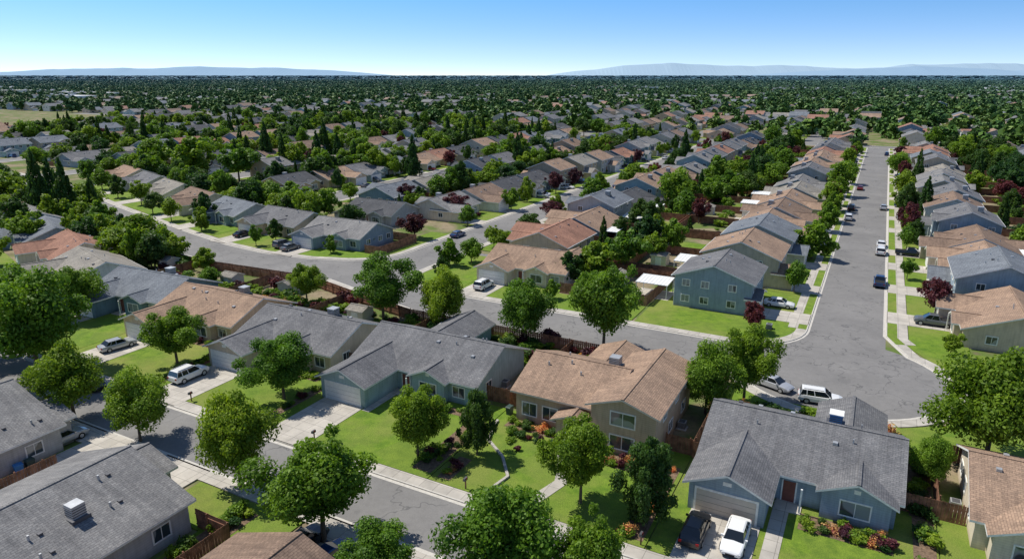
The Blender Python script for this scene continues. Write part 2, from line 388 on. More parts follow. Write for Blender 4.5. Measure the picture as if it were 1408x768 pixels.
rd=MB();strip(rd,[(-.7,88),(-.7,402)],-5.1,5.1,.01,.01,'asphalt');rd.emit("residential_street")
rd=MB();strip(rd,Ectr,-5.3,5.3,.014,.014,'asphalt');rd.emit("residential_street")
rd=MB();strip(rd,[(-80,93),(-80,402)],-5.3,5.3,.018,.018,'asphalt');rd.emit("residential_street")
slab("cul_de_sac_road",arc(-1,89.2,12.6,0,360,48)[:-1],.022,'asphalt',None)
slab("road_junction",rect(-18,-4,88,104),.006,'asphalt',None)
slab("road_junction",rect(-98,-64,90,120),.006,'asphalt',None)
K_Cnear=arc(-1,89.2,12.6,-62,-148,14)[0:]+[(-14,82.9)]+[(a,b-5.3) for a,b in EC]
K_B_right=[(4.4,402),(4.4,106)]+arc(-1,89.2,12.6,50,-62,18)
K_BC=[(-5.8,402),(-5.8,103.5)]+arc(-15.5,103.2,9.7,0,-90,10)+[(-60,93.5)]+[(-63,93.7)]+arc(-66.5,102.5,8.3,-80,-180,10)[1:]+[(-74.7,402)]
K_DE=[(-85.3,402),(-85.3,114)]+arc(-97,113,11.7,-5,-82,10)+[(a,b+5.35) for a,b in EC[3:]]
K_Afar=[(-260,93.6),(-200,75.6),(-170,64.6),(-150,56.6),(-130,49.6),(-112,45.0),(-95,43.7),(60,43.7)]
K_Anear=[(60,36.7),(-95,36.7),(-112,38),(-130,42.4),(-150,49.4),(-170,57.4),(-200,68.4)]
def road_edge(poly,sgn,plant=0,w=1.35):
    k=MB();strip(k,poly,0,sgn*.16,0,.145,'kerb');strip(k,poly,-sgn*.36,0,.012,.03,'kerb');k.emit("kerb")
    if plant:
        k=MB();strip(k,poly,sgn*.16,sgn*(.16+plant),0,.115,'lawn');k.emit("grass_verge")
    k=MB();strip(k,poly,sgn*(.16+plant),sgn*(.16+plant+w),0,.13,'walk');k.emit("sidewalk")
road_edge(K_Cnear,1);road_edge(K_B_right[:2]+[(5.5,103)],1,1.3);road_edge([(5.5,103)]+K_B_right[2:],1)
road_edge(K_BC[:2],-1,1.2);road_edge(K_BC[1:],-1);road_edge(K_DE,-1);road_edge(K_Afar,1);road_edge(K_Anear,1)
slab("lawn",[(-29.5,95.0)]+[(-16,95)]+[q for q in reversed(arc(-15.5,103.2,8.2,0,-90,10))]+[(-7.2,104),(-7.2,121),(-29.5,121)],.10,'lawn')
slab("lawn",[(-45.5,102.5),(-45.5,95.05),(-30,95.05),(-30,102.5)],.10,'lawn')
slab("lawn",[(-62,95.05),(-66,95)]+[q for q in arc(-66.5,102.5,6.8,-90,-180,10)]+[(-73.2,118),(-62,118)],.10,'lawn')
slab("lawn",[(-86.8,132),(-86.8,114)]+arc(-97,113,10.2,-5,-82,10)+[(-100,101.4),(-112,100.3),(-114,100.6),(-114,108),(-92,112),(-92,132)],.10,'lawn')
slab("lawn",[(-60,81.4),(-14.5,81.4),(-12,79.5),(-14,77.6),(-60,79.0)],.10,'lawn')
slab("lawn",[(-12.1,80.6),(-7.5,77.2),(-1,75.1),(5,76.1),(10.3,79.6),(13,84),(24,84),(24,72),(-12.1,72)],.10,'lawn')
slab("lawn",[(13,83.5),(13.2,92),(10,98),(6.5,104),(12.5,104),(24,104),(24,83.5)],.095,'lawn')
# ------------------------------------------------------------ foliage
def quadmesh(name,Q,MI,tone,mats):
    n=len(Q);me=bpy.data.meshes.new(name);me.vertices.add(n*4);me.loops.add(n*4);me.polygons.add(n)
    me.vertices.foreach_set('co',np.ascontiguousarray(Q.reshape(-1),dtype=np.float32))
    me.loops.foreach_set('vertex_index',np.arange(n*4,dtype=np.int32));me.polygons.foreach_set('loop_start',np.arange(0,n*4,4,dtype=np.int32))
    me.polygons.foreach_set('material_index',np.array(MI,dtype=np.int32))
    me.update(calc_edges=True)
    at=me.attributes.new('tone','FLOAT','FACE');at.data.foreach_set('value',np.array(tone,dtype=np.float32))
    for k in mats: me.materials.append(M[k])
    return me
def tube(p0,p1,r0,r1,n=7):
    p0=np.array(p0,float);p1=np.array(p1,float);d=p1-p0;d/=np.linalg.norm(d)
    u=np.cross(d,[0.3,1,.1]);u/=np.linalg.norm(u);v=np.cross(d,u);Q=[]
    for i in range(n):
        a,b=2*math.pi*i/n,2*math.pi*(i+1)/n
        e=lambda t:u*math.cos(t)+v*math.sin(t)
        Q.append([p0+e(a)*r0,p0+e(b)*r0,p1+e(b)*r1,p1+e(a)*r1])
    return Q
def leaves(rg,cent,rad,n,size,inner=.55,flat=.85):
    w=rad**2;w=w/w.sum();idx=rg.choice(len(rad),n,p=w)
    d=rg.normal(size=(n,3));d[:,2]+=.25;d/=np.linalg.norm(d,axis=1)[:,None]
    rr=rad[idx]*(inner+(1.18-inner)*rg.random(n)**.7)
    pos=cent[idx]+d*rr[:,None]*np.array([1,1,flat])
    nor=d*.8+rg.normal(size=(n,3))*.6+np.array([0,0,.3]);nor/=np.linalg.norm(nor,axis=1)[:,None]
    t=rg.normal(size=(n,3));t-= (t*nor).sum(1)[:,None]*nor;t/=np.linalg.norm(t,axis=1)[:,None];b=np.cross(nor,t)
    s=size*(.5+1.0*rg.random(n))
    Q=np.stack([pos-t*s[:,None]*.6,pos-b*s[:,None]*.38+nor*s[:,None]*.08,pos+t*s[:,None]*.6,pos+b*s[:,None]*.38+nor*s[:,None]*.08],1)
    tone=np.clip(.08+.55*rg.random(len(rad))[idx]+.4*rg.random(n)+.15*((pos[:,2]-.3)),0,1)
    return Q,tone
def tree_mesh(name,seed,nl,size,kind='broad',mats=('leaf','bark'),lobes=20):
    rg=np.random.default_rng(seed);Q=[];
    if kind in('broad','vase','oval'):
        k=lobes;i=np.arange(k);ph=i*2.39996+rg.random()*6+rg.normal(size=k)*.3;z=1-2*(i+.5)/k;z=z*.95+.05
        dirs=np.stack([np.sqrt(np.clip(1-z*z,0,1))*np.cos(ph),np.sqrt(np.clip(1-z*z,0,1))*np.sin(ph),z],1)
        r=rg.uniform(.07,.19,k);cz=.56;ell=np.array([.5,.5,.44])
        if kind=='vase': r*=.82;cz=.60;ell=np.array([.52,.52,.38])
        asym=1+.2*np.cos(ph-rg.random()*6)
        taper=(1-.24*np.abs(z)**1.5)*asym
        if kind=='vase': taper*=np.where(z<0,1+.75*z,1.0)
        if kind=='oval': taper*=np.where(z>0,1-.55*z,1+.1*z)
        c=dirs*(ell-r[:,None]*.8)*(rg.uniform(.6,1.14,k))[:,None];c[:,:2]*=taper[:,None];c[:,2]+=cz
        c=np.vstack([c,[[0,0,.55]],[[.1,-.05,.68]],[[-.1,.08,.45]],[[.02,.03,.34]]]);r=np.append(r,[.23,.17,.2,.13])
        th=.2
    elif kind=='tall':
        k=lobes;t=np.linspace(0,1,k);ph=t*30+rg.random()*6;prof=.36*np.sin(np.pi*np.clip(t*.84+.16,0,1))**.8*rg.uniform(.65,1.2,k)
        c=np.stack([prof*np.cos(ph),prof*np.sin(ph),.18+.72*t],1);r=rg.uniform(.07,.16,k)*(1-.3*t);th=.13
        c=np.vstack([c,[[0,0,.35]],[[0,0,.55]],[[0,0,.75]]]);r=np.append(r,[.2,.2,.13])
    elif kind=='conifer':
        k=lobes*4;t=np.linspace(0,1,k);ph=t*97;prof=.42*(1-t)**.85
        c=np.stack([prof*np.cos(ph)*rg.uniform(.4,1.05,k),prof*np.sin(ph)*rg.uniform(.4,1.05,k),.08+.88*t],1);r=.03+.085*(1-t);th=.08
    else:
        k=lobes;c=np.stack([rg.uniform(-.28,.28,k),rg.uniform(-.28,.28,k),rg.uniform(.25,.62,k)],1);r=rg.uniform(.16,.3,k);th=.0
    q,tone=leaves(rg,c,r,nl,size);
    q2,t2=leaves(rg,c,r*.6,max(40,nl//10),size*2.0,.3)
    T=[]
    if th>0:
        T+=tube((0,0,-.02),(.005,0,th+.05),.024,.018);T+=tube((.005,0,th+.05),(0,0,.62),.018,.007)
        for j in range(min(9,len(c))):
            b=c[(j*3)%len(c)];z0=th+.02+.03*j
            T+=tube((.003,0,min(z0,b[2]*.9)),b*.9+np.array([0,0,.03]),.010,.003,5)
    n1=len(q)+len(q2);Q=np.concatenate([q,q2]+([np.array(T)] if T else []))
    MI=[0]*n1+[1]*len(T)
    return quadmesh(name,Q,MI,list(tone)+list(t2*.4)+[0]*len(T),mats)  # inner leaves get a darker tone: crown-interior shade put into the colour
def lib(mats,kinds,nl,size,n,nm,s0,lobes=20):
    return [tree_mesh(nm,s0+i,nl,size,kinds[i%len(kinds)],mats,lobes+(i*5)%9) for i in range(n)]
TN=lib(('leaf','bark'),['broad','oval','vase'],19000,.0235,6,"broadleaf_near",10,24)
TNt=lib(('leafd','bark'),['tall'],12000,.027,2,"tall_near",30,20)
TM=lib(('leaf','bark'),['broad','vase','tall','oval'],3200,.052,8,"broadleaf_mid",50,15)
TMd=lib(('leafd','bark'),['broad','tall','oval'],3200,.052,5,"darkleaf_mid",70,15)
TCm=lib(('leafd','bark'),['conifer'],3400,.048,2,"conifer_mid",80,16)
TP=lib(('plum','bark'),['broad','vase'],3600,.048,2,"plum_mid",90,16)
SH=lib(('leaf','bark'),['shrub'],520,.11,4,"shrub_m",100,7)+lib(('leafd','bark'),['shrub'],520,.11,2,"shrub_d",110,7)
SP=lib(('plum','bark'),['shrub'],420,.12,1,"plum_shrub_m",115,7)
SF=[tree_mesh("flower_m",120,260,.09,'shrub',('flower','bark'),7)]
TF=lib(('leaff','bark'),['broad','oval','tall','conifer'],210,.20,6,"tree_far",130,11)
def tree(mesh,a,b,w,h,name='broadleaf_tree'):
    o=link(bpy.data.objects.new(name,mesh));X,Y=P(a,b);o.location=(X,Y,.05)
    o.rotation_euler=(0,0,R.uniform(0,6.28));o.scale=(w,w*R.uniform(.88,1.12),h);return o
NT="""-88,41,13.5,14 -74,37,7.8,8.8 -77,52,7.6,7.3 -63,37.2,6.2,7.6 -47,36.0,6.9,9.6 -35.2,34.0,9.4,9.2 -57,51,7.4,7.8 -105,56,8.5,8.4 -63,77,9.5,10.4 -53,78.6,6.6,9.2 -40,79,7.6,9.5 -29,80.5,9.8,13 -36,48,5.9,7.4 -31,51,3.9,7.3t -19,48.5,6,8 -13,48,5.3,8.5t -19.6,35.4,8.6,9.4 -13.6,36.8,5.6,8.0 -27.5,31.4,5.6,5.8 13,72.5,10.2,12 -10,76,6.9,8.8 -13.2,70.5,5.8,8.2 8.3,66,3.5,5.2 -80,78.5,6,6.9 -96,44,8,8 -101,39,9,10""".split()
for i,s in enumerate(NT):
    tl=s.endswith('t');a,b,w,h=map(float,s.rstrip('t').split(','))
    tree((TNt if tl else TN)[i%(2 if tl else 6)],a,b,w*1.08,h*1.03)
MT="""-13,99,3.6,4.9p 11,119,5.3,5.9p -9.3,148,8.5,8m -9.8,122,3.9,5.5m 12,102,2.9,3.3m -120,84,6.5,6.2m -111,83.5,5,4.5m -135,87,9,8.3m -142,86,6,5m -149,114,6.3,7.6d -163,95,6.5,6.5d -186,95,9,18c -191,101,8,15c -180,98,8,16c -172,100,6,12c -184,105,10,9m -97,150,8.7,6.4p -91.5,124.5,6.7,5.5p -71.6,108.5,5.7,5.6m -69,112.5,5,5m -167,174,11,10d -197.5,167,15,13m -222,168,17,14m -245,168,16,13m -71.5,184.6,8.5,7.5m -71,156,6.5,5.3p -147,142,10.5,7m -214,249,12,12m -69,125.7,6.3,4m -40,120,8.3,8m -43,113,9,7m -41,137.7,9.3,7.6d -10,232,9,10.5m 8,202,6,9.5d 12,198,6,11.5c -72,290,7,14c 7,288,9,9m -40,197,9.3,8m -39.7,216,9,8m -70,216,9.5,8.5m -88,142,5,5m -88,165,6,6m -45,99,3,3.5m 8,166,4,5m 9,175,5,6m 7.6,140,3,4m -8.6,176,6,7m -8.8,190,5,6m -9,205,7,8m -9,215,7,8m 7.5,215,6,7m 7.8,236,7,8m -8.5,262,8,8m -37,130,6,6m -42,148,6,6m -100,76,4,4m -124,57,6,6m -150,66,7,7m -116,52,6,6d -173,83,9,9d -190,84,10,10m -160,78,8,8m 12,256,6,13c -37,260,6,12c -120,230,7,15c -150,205,7,15c -182,190,8,16c -230,210,8,17c -225,240,8,16c -46,108,6,6d -36,140,7,7m -210,100,12,11m -225,106,11,12d -175,92,8,8m 9,185,4,5p -88,210,5,6p 29,150,6,6p 30,132,7,7m 31,118,6,6d 29,170,6,7m -47,160,7,7d -38,172,6,6p -120,160,6,6p -112,126,6,6d -134,128,7,7m -113,118,5,5m -156,136,8,8m -178,143,9,8m -96,114,3.5,4m -118,108,4,5d -141,106.6,5,6m -158,111,5,6m -171,115,6,6d -186,122,6,7m -203,126,6,7d -222,133,7,7m -240,140,7,8m -118,102.3,3.5,4.5m -99,105,3,4m -68,100.5,3.5,4d""".split()
for i,s in enumerate(MT):
    k=s[-1];a,b,w,h=map(float,s[:-1].split(','))
    L_={'m':TM,'p':TP,'c':TCm,'d':TMd}[k];nm={'m':'broadleaf_tree','p':'purple_plum_tree','c':'conifer_tree','d':'broadleaf_tree'}[k]
    tree(L_[i%len(L_)],a,b,w*1.05,h*1.05,nm)
def shrub(a,b,s,kind=None,h=None):
    if kind=='p': m,nm=SP[0],'purple_shrub'
    elif kind=='f': m,nm=SF[0],'flowering_shrub'
    else: m,nm=R.choice(SH),'shrub'
    o=link(bpy.data.objects.new(nm,m));X,Y=P(a,b);o.location=(X,Y,.02);o.rotation_euler=(0,0,R.uniform(0,6.28));o.scale=(s*1.25,s*1.25,h or s);return o
# ------------------------------------------------------------ cars
def carpaint(name,c,metal=.3):
    m,nt,N,L,bs=newmat(name);bs.inputs['Base Color'].default_value=(*c,1);bs.inputs['Metallic'].default_value=metal
    bs.inputs['Roughness'].default_value=.28;bs.inputs['Coat Weight'].default_value=.6;return m
CP={'white':(.76,.76,.75),'black':(.015,.016,.02),'silver':(.45,.46,.48),'blue':(.02,.06,.17),'grey':(.15,.16,.17),'red':(.25,.02,.02)}
for k,c in CP.items(): M['car_'+k]=carpaint("car_paint_"+k,c,.0 if k=='white' else .3)
M['tyre']=simple("tyre_rubber",(.02,.02,.02),.9);M['cglass']=carpaint("car_glass",(.01,.013,.016),0);M['lampr']=simple("tail_lamp",(.3,.01,.01),.3);M['lampw']=simple("head_lamp",(.6,.6,.6),.2)
M['cglass'].node_tree.nodes['Principled BSDF'].inputs['Roughness'].default_value=.05
def car_mesh(kind,col):
    mb=MB();p='car_'+col
    if kind=='sedan':
        st=[(-2.35,.72,.42,.78),(-2.25,.84,.28,.92),(-1.75,.90,.22,.98),(-.8,.92,.22,.93),(.8,.92,.22,.93),(1.1,.91,.22,.90),(1.9,.87,.22,.80),(2.25,.78,.28,.68),(2.36,.62,.38,.58)]
        gb=(-1.9,1.15,.80);gt=(-1.25,.40,.62,1.43)
    elif kind=='suv':
        st=[(-2.35,.78,.45,.9),(-2.28,.88,.32,1.05),(-1.75,.94,.28,1.08),(-.8,.95,.28,1.06),(.9,.95,.28,1.06),(1.2,.94,.28,1.04),(1.95,.90,.28,.96),(2.28,.82,.34,.84),(2.38,.66,.42,.7)]
        gb=(-2.24,1.2,.86);gt=(-2.0,.45,.70,1.70)
    else:
        st=[(-2.8,.88,.5,1.02),(-2.75,.92,.4,1.06),(-1.9,.95,.34,1.06),(-.8,.96,.34,1.06),(.9,.96,.34,1.08),(1.3,.95,.34,1.08),(2.1,.92,.34,1.02),(2.5,.84,.38,.9),(2.6,.7,.45,.75)]
        gb=(-.75,1.45,.84);gt=(-.55,.7,.68,1.75)
    def ring(x,w,zb,zt):
        zm=zb+(zt-zb)*.55
        return [(x,-w*.88,zb),(x,-w,zb+.12),(x,-w*1.01,zm),(x,-w*.95,zt-.05),(x,-w*.82,zt),(x,0,zt+.03),(x,w*.82,zt),(x,w*.95,zt-.05),(x,w*1.01,zm),(x,w,zb+.12),(x,w*.88,zb)]
    rs=[ring(*s) for s in st]
    for i in range(len(rs)-1):
        for j in range(10): mb.poly([rs[i][j],rs[i][j+1],rs[i+1][j+1],rs[i+1][j]][::-1],p)
        mb.poly([rs[i][0],rs[i][10],rs[i+1][10],rs[i+1][0]],'tyre')
    mb.poly(rs[0][::-1],p);mb.poly(rs[-1],p)
    zb=st[4][3]-.03
    x0,x1,w0=gb;X0,X1,w1,zt=gt
    B=[(x0,-w0,zb),(x1,-w0*.95,zb),(x1,w0*.95,zb),(x0,w0,zb)];Tt=[(X0,-w1,zt-.06),(X1,-w1,zt-.06),(X1,w1,zt-.06),(X0,w1,zt-.06)]
    for i in range(4):
        j=(i+1)%4;mb.poly([B[i],B[j],Tt[j],Tt[i]],'cglass')
    T2=[(X0+.1,-w1*.82,zt),(X1-.1,-w1*.82,zt),(X1-.1,w1*.82,zt),(X0+.1,w1*.82,zt)]
    mb.poly(T2,p)
    for i in range(4):
        j=(i+1)%4;mb.poly([Tt[i],Tt[j],T2[j],T2[i]],p)
    for sy in(-1,1):
        for fb,ft in ((.0,.0),(.47,.5),(.97,.97),(.22,.2)) if kind!='pickup' else ((.0,0),(.5,.5),(.97,.97)):
            xb=x0+(x1-x0)*fb;xt=X0+(X1-X0)*ft
            o=.012
            q=[(xb,sy*(w0+o),zb),(xb+.09,sy*(w0+o),zb),(xt+.08,sy*(w1+o),zt-.05),(xt,sy*(w1+o),zt-.05)]
            mb.poly(q if sy<0 else q[::-1],p)
        mb.box(x1-.35,x1-.2,sy*(w0+.13)-.09,sy*(w0+.13)+.09,zb+.02,zb+.17,p)
    if kind=='pickup': mb.box(-2.65,-.9,-.78,.78,1.07,1.10,'tyre')
    else:
        if kind=='suv':
            for sy in(-1,1): mb.box(-1.8,.3,sy*.58-.02,sy*.58+.02,zt,zt+.07,'metal')
    wx=1.42 if kind!='pickup' else 1.7;wr=.33 if kind=='sedan' else .37
    for sx in(-wx,wx):
        for sy in(-1,1):
            y0=sy*(st[4][1]+.015);y1=sy*(st[4][1]-.22);n=16
            c=[(sx+wr*math.cos(k*2*math.pi/n),wr+wr*math.sin(k*2*math.pi/n)) for k in range(n)]
            for k in range(n):
                q=[(c[k][0],y0,c[k][1]),(c[(k+1)%n][0],y0,c[(k+1)%n][1]),(c[(k+1)%n][0],y1,c[(k+1)%n][1]),(c[k][0],y1,c[k][1])]
                mb.poly(q,'tyre')
            mb.poly([(x,y0,z) for x,z in c],'tyre')
            mb.poly([(sx+(x-sx)*.6,y0+sy*.01,wr+(z-wr)*.6) for x,z in c],'metal')
    e=st[-1][0]-.02;r_=st[0][0]+.04;zl=st[-2][3]-.12
    for sy in(-1,1):
        mb.box(e-.16,e-.01,sy*.62-.14,sy*.62+.14,zl-.07,zl+.07,'lampw');mb.box(r_-.06,r_+.1,sy*.68-.12,sy*.68+.12,st[1][3]-.28,st[1][3]-.08,'lampr')
    mb.box(e-.04,e+.03,-.35,.35,zl-.2,zl-.05,'tyre')
    return mb.mesh("car_"+kind)
CM={}
def car(kind,col,a,b,head,z=0.02):
    k=(kind,col)
    if k not in CM: CM[k]=car_mesh(*k)
    nm={'sedan':'parked_car','suv':'parked_suv','pickup':'parked_pickup_truck'}[kind]
    o=link(bpy.data.objects.new(nm,CM[k]));place(o,a,b,head,z);return o
for c in [('suv','white',-2.2,79.3,6),('sedan','silver',-7.5,81.0,-22),('sedan','black',-9.1,48.9,90,.14),('sedan','white',-6.0,49.4,-90,.14),('sedan','silver',-88.6,51.5,80,.14),
    ('suv','white',-71.5,49.6,90,.14),('sedan','silver',-69.5,33.2,90,.14),('sedan','black',-80,42.4,0),('suv','white',-58.2,98.9,90,.14),('sedan','white',-11.0,112.7,0,.14),
    ('sedan','white',10.5,186.6,0,.14),('suv','white',3.1,158.9,90),('sedan','white',3.1,166,90),('pickup','blue',3.2,134,90),('pickup','grey',10.6,114.4,180,.14),('sedan','blue',-33.1,32.2,85,.14),('sedan','black',-36.1,32.6,90,.14),
    ('sedan','blue',-83.9,131,90),('sedan','grey',-108.7,103.2,90,.14),('suv','grey',-112,104.3,90,.14),('sedan','black',-128,107.5,90,.14),('suv','white',-90.5,188,0,.14),('sedan','white',-90.5,191,0,.14),('sedan','silver',-90.5,205,0,.14),
    ('sedan','blue',-205,113.5,163),('sedan','white',-190,109,160),('sedan','silver',3.2,215,90),('sedan','red',-3.9,250,90)]: car(*c)
# ------------------------------------------------------------ foreground houses
def near(name,a,b,rot,**k):
    mb=house(**k);o=mb.emit(name,True);place(o,a,b,rot);return o
near("teal_gray_roof_house",-53.5,59.5,0,W=17.2,D=12,g=(0,6.4,6),fg=(9.2,13.6,.9),rear=(3,9,6),rm='roof0',wm='wall7',seed=1,pitch=.42,cooler=None)
near("blue_gray_roof_house",-10.6,57.2,0,W=15.8,D=11.8,g=(0,6.3,4.9),fg=(10.2,15.4,1.0),rear=(9,14.5,4),rm='roof0',wm='wall4',gd='gdoor2',seed=3,pitch=.43,cooler=(10.4,8.2,'blue'))
near("tan_brown_roof_house",10.6,57.6,0,W=16,D=12,g=(9,15,5),fg=(1,6,1.6),rm='roof3',wm='wall3',seed=4,pitch=.42)
near("beige_gray_roof_house",-72.7,58.6,0,W=16,D=11.5,g=(0,6.2,5),fg=(8.5,12.8,1),rm='roof0',wm='wall0',seed=5,cooler=(10.5,7,'metal'))
near("tan_brown_roof_house",-91.8,59.8,0,W=16,D=11.5,g=(0,6.2,5),fg=(9,13,1),rm='roof3',wm='wall0',seed=6,cooler=(11,7.2,'metal'))
near("blue_gray_roof_house",-109.5,61,3,W=15.5,D=11.5,g=(0,6,4),fg=(9,13,1),rm='roof6',wm='wall1',seed=7,cooler=(10,7.2,'metal'))
near("beige_roof_house",-131.5,66,-16,W=15.5,D=11.5,g=(0,6,4),fg=(9,13,1),rm='roof5',wm='wall6',seed=8)
near("red_roof_house",-149,74,-20,W=15.5,D=11.5,g=(0,6,4),fg=(9,13,1),rm='roof7',wm='wall3',seed=9)
near("gray_house",-168,80,-22,W=15.5,D=11.5,g=(0,6,4),fg=(9,13,1),rm='roof6',wm='wall4',seed=10)
near("blue_house",-187,86,-18,W=15.5,D=11.5,g=(0,6,4),fg=(9,13,1),rm='roof1',wm='wall1',seed=11)
near("tan_house",-206,92,-16,W=15.5,D=11.5,g=(0,6,4),fg=(9,13,1),rm='roof4',wm='wall3',seed=31)
near("gray_house",-225,97,-16,W=15.5,D=11.5,g=(0,6,4),fg=(9,13,1),rm='roof0',wm='wall2',seed=32)
near("beige_house",-244,103,-16,W=15.5,D=11.5,g=(0,6,4),fg=(9,13,1),rm='roof3',wm='wall0',seed=33)
def ranch(name,a0,a1,b0,b1,h,pitch,rm,wm,cool,seed,wing=None):
    mb=MB();gable(mb,a0,a1,b0,b1,h,'y',pitch,wm,rm,'trim')
    r=random.Random(seed)
    for y in (b0+3,b0+8,b1-2.5): window(mb,(a1,y,1.5),'r',1.4,1.1);window(mb,(a0,y,1.5),'l',1.4,1.1)
    window(mb,((a0+a1)/2,b1,1.5),'b',2.2,1.2)
    if wing:
        w0,w1,wb=wing;gable(mb,w0,w1,b1-4,wb,h-.05,'y',pitch,wm,rm,'trim')
        xc=(w0+w1)/2;mb.part='garage_door'
        for k in range(4): mb.obox((xc,wb,.1+2.1/4*(k+.5)),(-1,0,0),(0,1,0),4.6,.04,.5,'gdoor')
    xc=(a0+a1)/2
    for k in range(7):
        x=r.uniform(xc+1,a1-1);y=r.uniform(b0+1,b1-1);z=h+.17+(a1-x)*pitch
        mb.part='roof_vent';mb.box(x-.07,x+.07,y-.07,y+.07,z-.05,z+.42,'metal')
        mb.box(x-.16,x+.16,y+.6,y+.9,z-.1,z+.14,'metald')
    if cool:
        x,y=cool;z=h+.17+(a1-x)*pitch if x>xc else h+.17+(x-a0)*pitch
        mb.part='rooftop_cooler';mb.box(x-.7,x+.7,y-.7,y+.7,z-.35,z+.06,'metald');mb.box(x-.5,x+.5,y-.5,y+.5,z+.06,z+1.1,'metal')
        for k in range(4): mb.box(x-.52,x+.52,y-.52,y+.52,z+.2+.2*k,z+.27+.2*k,'metald')
    o=mb.emit(name,True);place(o,0,0,0);return o
ranch("gray_ranch_house",-60.5,-45.9,12,30,2.9,.36,'roof1','wall2',(-49.5,23.5),1,(-58,-51.6,32.6))
ranch("gray_ranch_house",-84,-68,17,32.4,2.9,.36,'roof1','wall2',(-76,24),2,(-75,-69,34))
ranch("brown_roof_house",-38.5,-26,10,28.6,2.9,.36,'roof4','wall5',None,3)
mb=MB();w,r_,t_='wall5','roof3','trimd'
gable(mb,0,10.4,0,11.5,3.7,'x',.38,w,r_,t_)
gable(mb,9.2,15.8,-1.6,12,5.0,'y',.34,w,r_,t_)
gable(mb,5.6,9.1,-2.0,2,2.6,'y',.4,w,r_,t_)
gable(mb,3.5,9,8,17,3.2,'y',.36,w,r_,t_)
for x in(1.6,4.0): window(mb,(x,0,1.7),'f',1.6,1.4)
for z in(1.4,3.9): window(mb,(12.5,-1.6,z),'f',2.4,1.35)
for y in(1.5,6,10): window(mb,(15.8,y,3.9),'r',1.1,1.0)
window(mb,(15.8,4,1.5),'r',1.4,1.1);window(mb,(15.8,9,1.5),'r',1.4,1.1)
for y in(3,8): window(mb,(0,y,1.7),'l',1.3,1.1)
mb.part='front_door';mb.obox((7.35,-2,1.05),(1,0,0),(0,-1,0),1.0,.06,2.1,'door');mb.part='door_trim'
for s in(-.6,.6): mb.obox((7.35+s,-2,1.1),(1,0,0),(0,-1,0),.14,.08,2.25,'trim')
mb.part='rooftop_cooler';z=roofz(11.5,3.7,.38,6.4);mb.box(8,9.6,5.6,7.2,z-.4,z+.06,'metald');mb.box(8.25,9.35,5.85,6.95,z+.06,z+1.05,'metal')
for k in range(4): mb.box(8.23,9.37,5.83,6.97,z+.2+.2*k,z+.27+.2*k,'metald')
for x,y in((2,4),(4.4,4.8),(6,3.5),(3,7.5)):
    z=roofz(11.5,3.7,.38,y);mb.part='roof_vent';mb.box(x-.08,x+.08,y-.08,y+.08,z-.1,z+.4,'metal')
place(mb.emit("tan_two_story_house",True),-31,59.3,0)
near("brown_roof_house",-61.5,105,0,W=16,D=11.5,g=(0,6.2,3),fg=(9,13,1),rear=(10,15,3),rm='roof3',wm='wall3',seed=12)
near("blue_two_story_house",-14.3,105.5,90,W=11.5,D=12,g=(0,5.2,1),st=2,rm='roof0',wm='wall4',seed=13,pitch=.36)
near("tan_two_story_house",-12.8,122.5,90,W=12.5,D=13,g=(0,5.4,2.5),st=2,rm='roof3',wm='wall0',seed=14,pitch=.38)
near("gray_two_story_house",-12.5,139,90,W=13,D=13,g=(0,5.4,2.5),st=2,rm='roof6',wm='wall2',seed=15,pitch=.38)
near("gray_house",-110.5,109,0,W=16,D=11.5,g=(0,6.2,3.5),fg=(9,13,1),rm='roof1',wm='wall4',seed=16)
near("gray_house",-131.5,113,-6,W=16,D=11.5,g=(0,6.2,3.5),fg=(9,13,1),rm='roof0',wm='wall0',seed=17)
near("gray_house",-153,117.5,-14,W=16,D=11.5,g=(0,6.2,3.5),fg=(9,13,1),rm='roof6',wm='wall4',seed=18)
near("beige_house",-175,124,-17,W=16,D=11.5,g=(9,15,3.5),fg=(2,6,1),rm='roof4',wm='wall3',seed=19)
near("beige_house",-197,131.5,-18,W=16,D=11.5,g=(0,6,3.5),fg=(9,13,1),rm='roof5',wm='wall6',seed=20)
near("gray_house",-218,139,-18,W=16,D=11.5,g=(0,6,3.5),fg=(9,13,1),rm='roof0',wm='wall2',seed=24)
near("tan_house",-239,146,-16,W=16,D=11.5,g=(0,6,3.5),fg=(9,13,1),rm='roof3',wm='wall3',seed=25)
near("gray_house",-119,132,0,W=15,D=11.5,g=(0,6,3.5),fg=(9,13,1),rm='roof2',wm='wall2',seed=41)
near("brown_roof_house",13.6,121.5,-90,W=15,D=13,g=(0,6,2.5),fg=(9,13,1),rm='roof3',wm='wall0',seed=21,cooler=(9,8,'metal'))
near("gray_two_story_house",13.6,138.5,-90,W=14,D=13,g=(0,6,3),st=2,rm='roof6',wm='wall4',seed=22)
near("brown_roof_house",13.6,155,-90,W=14,D=13,g=(0,6,2.5),fg=(9,13,1),rm='roof3',wm='wall3',seed=23)
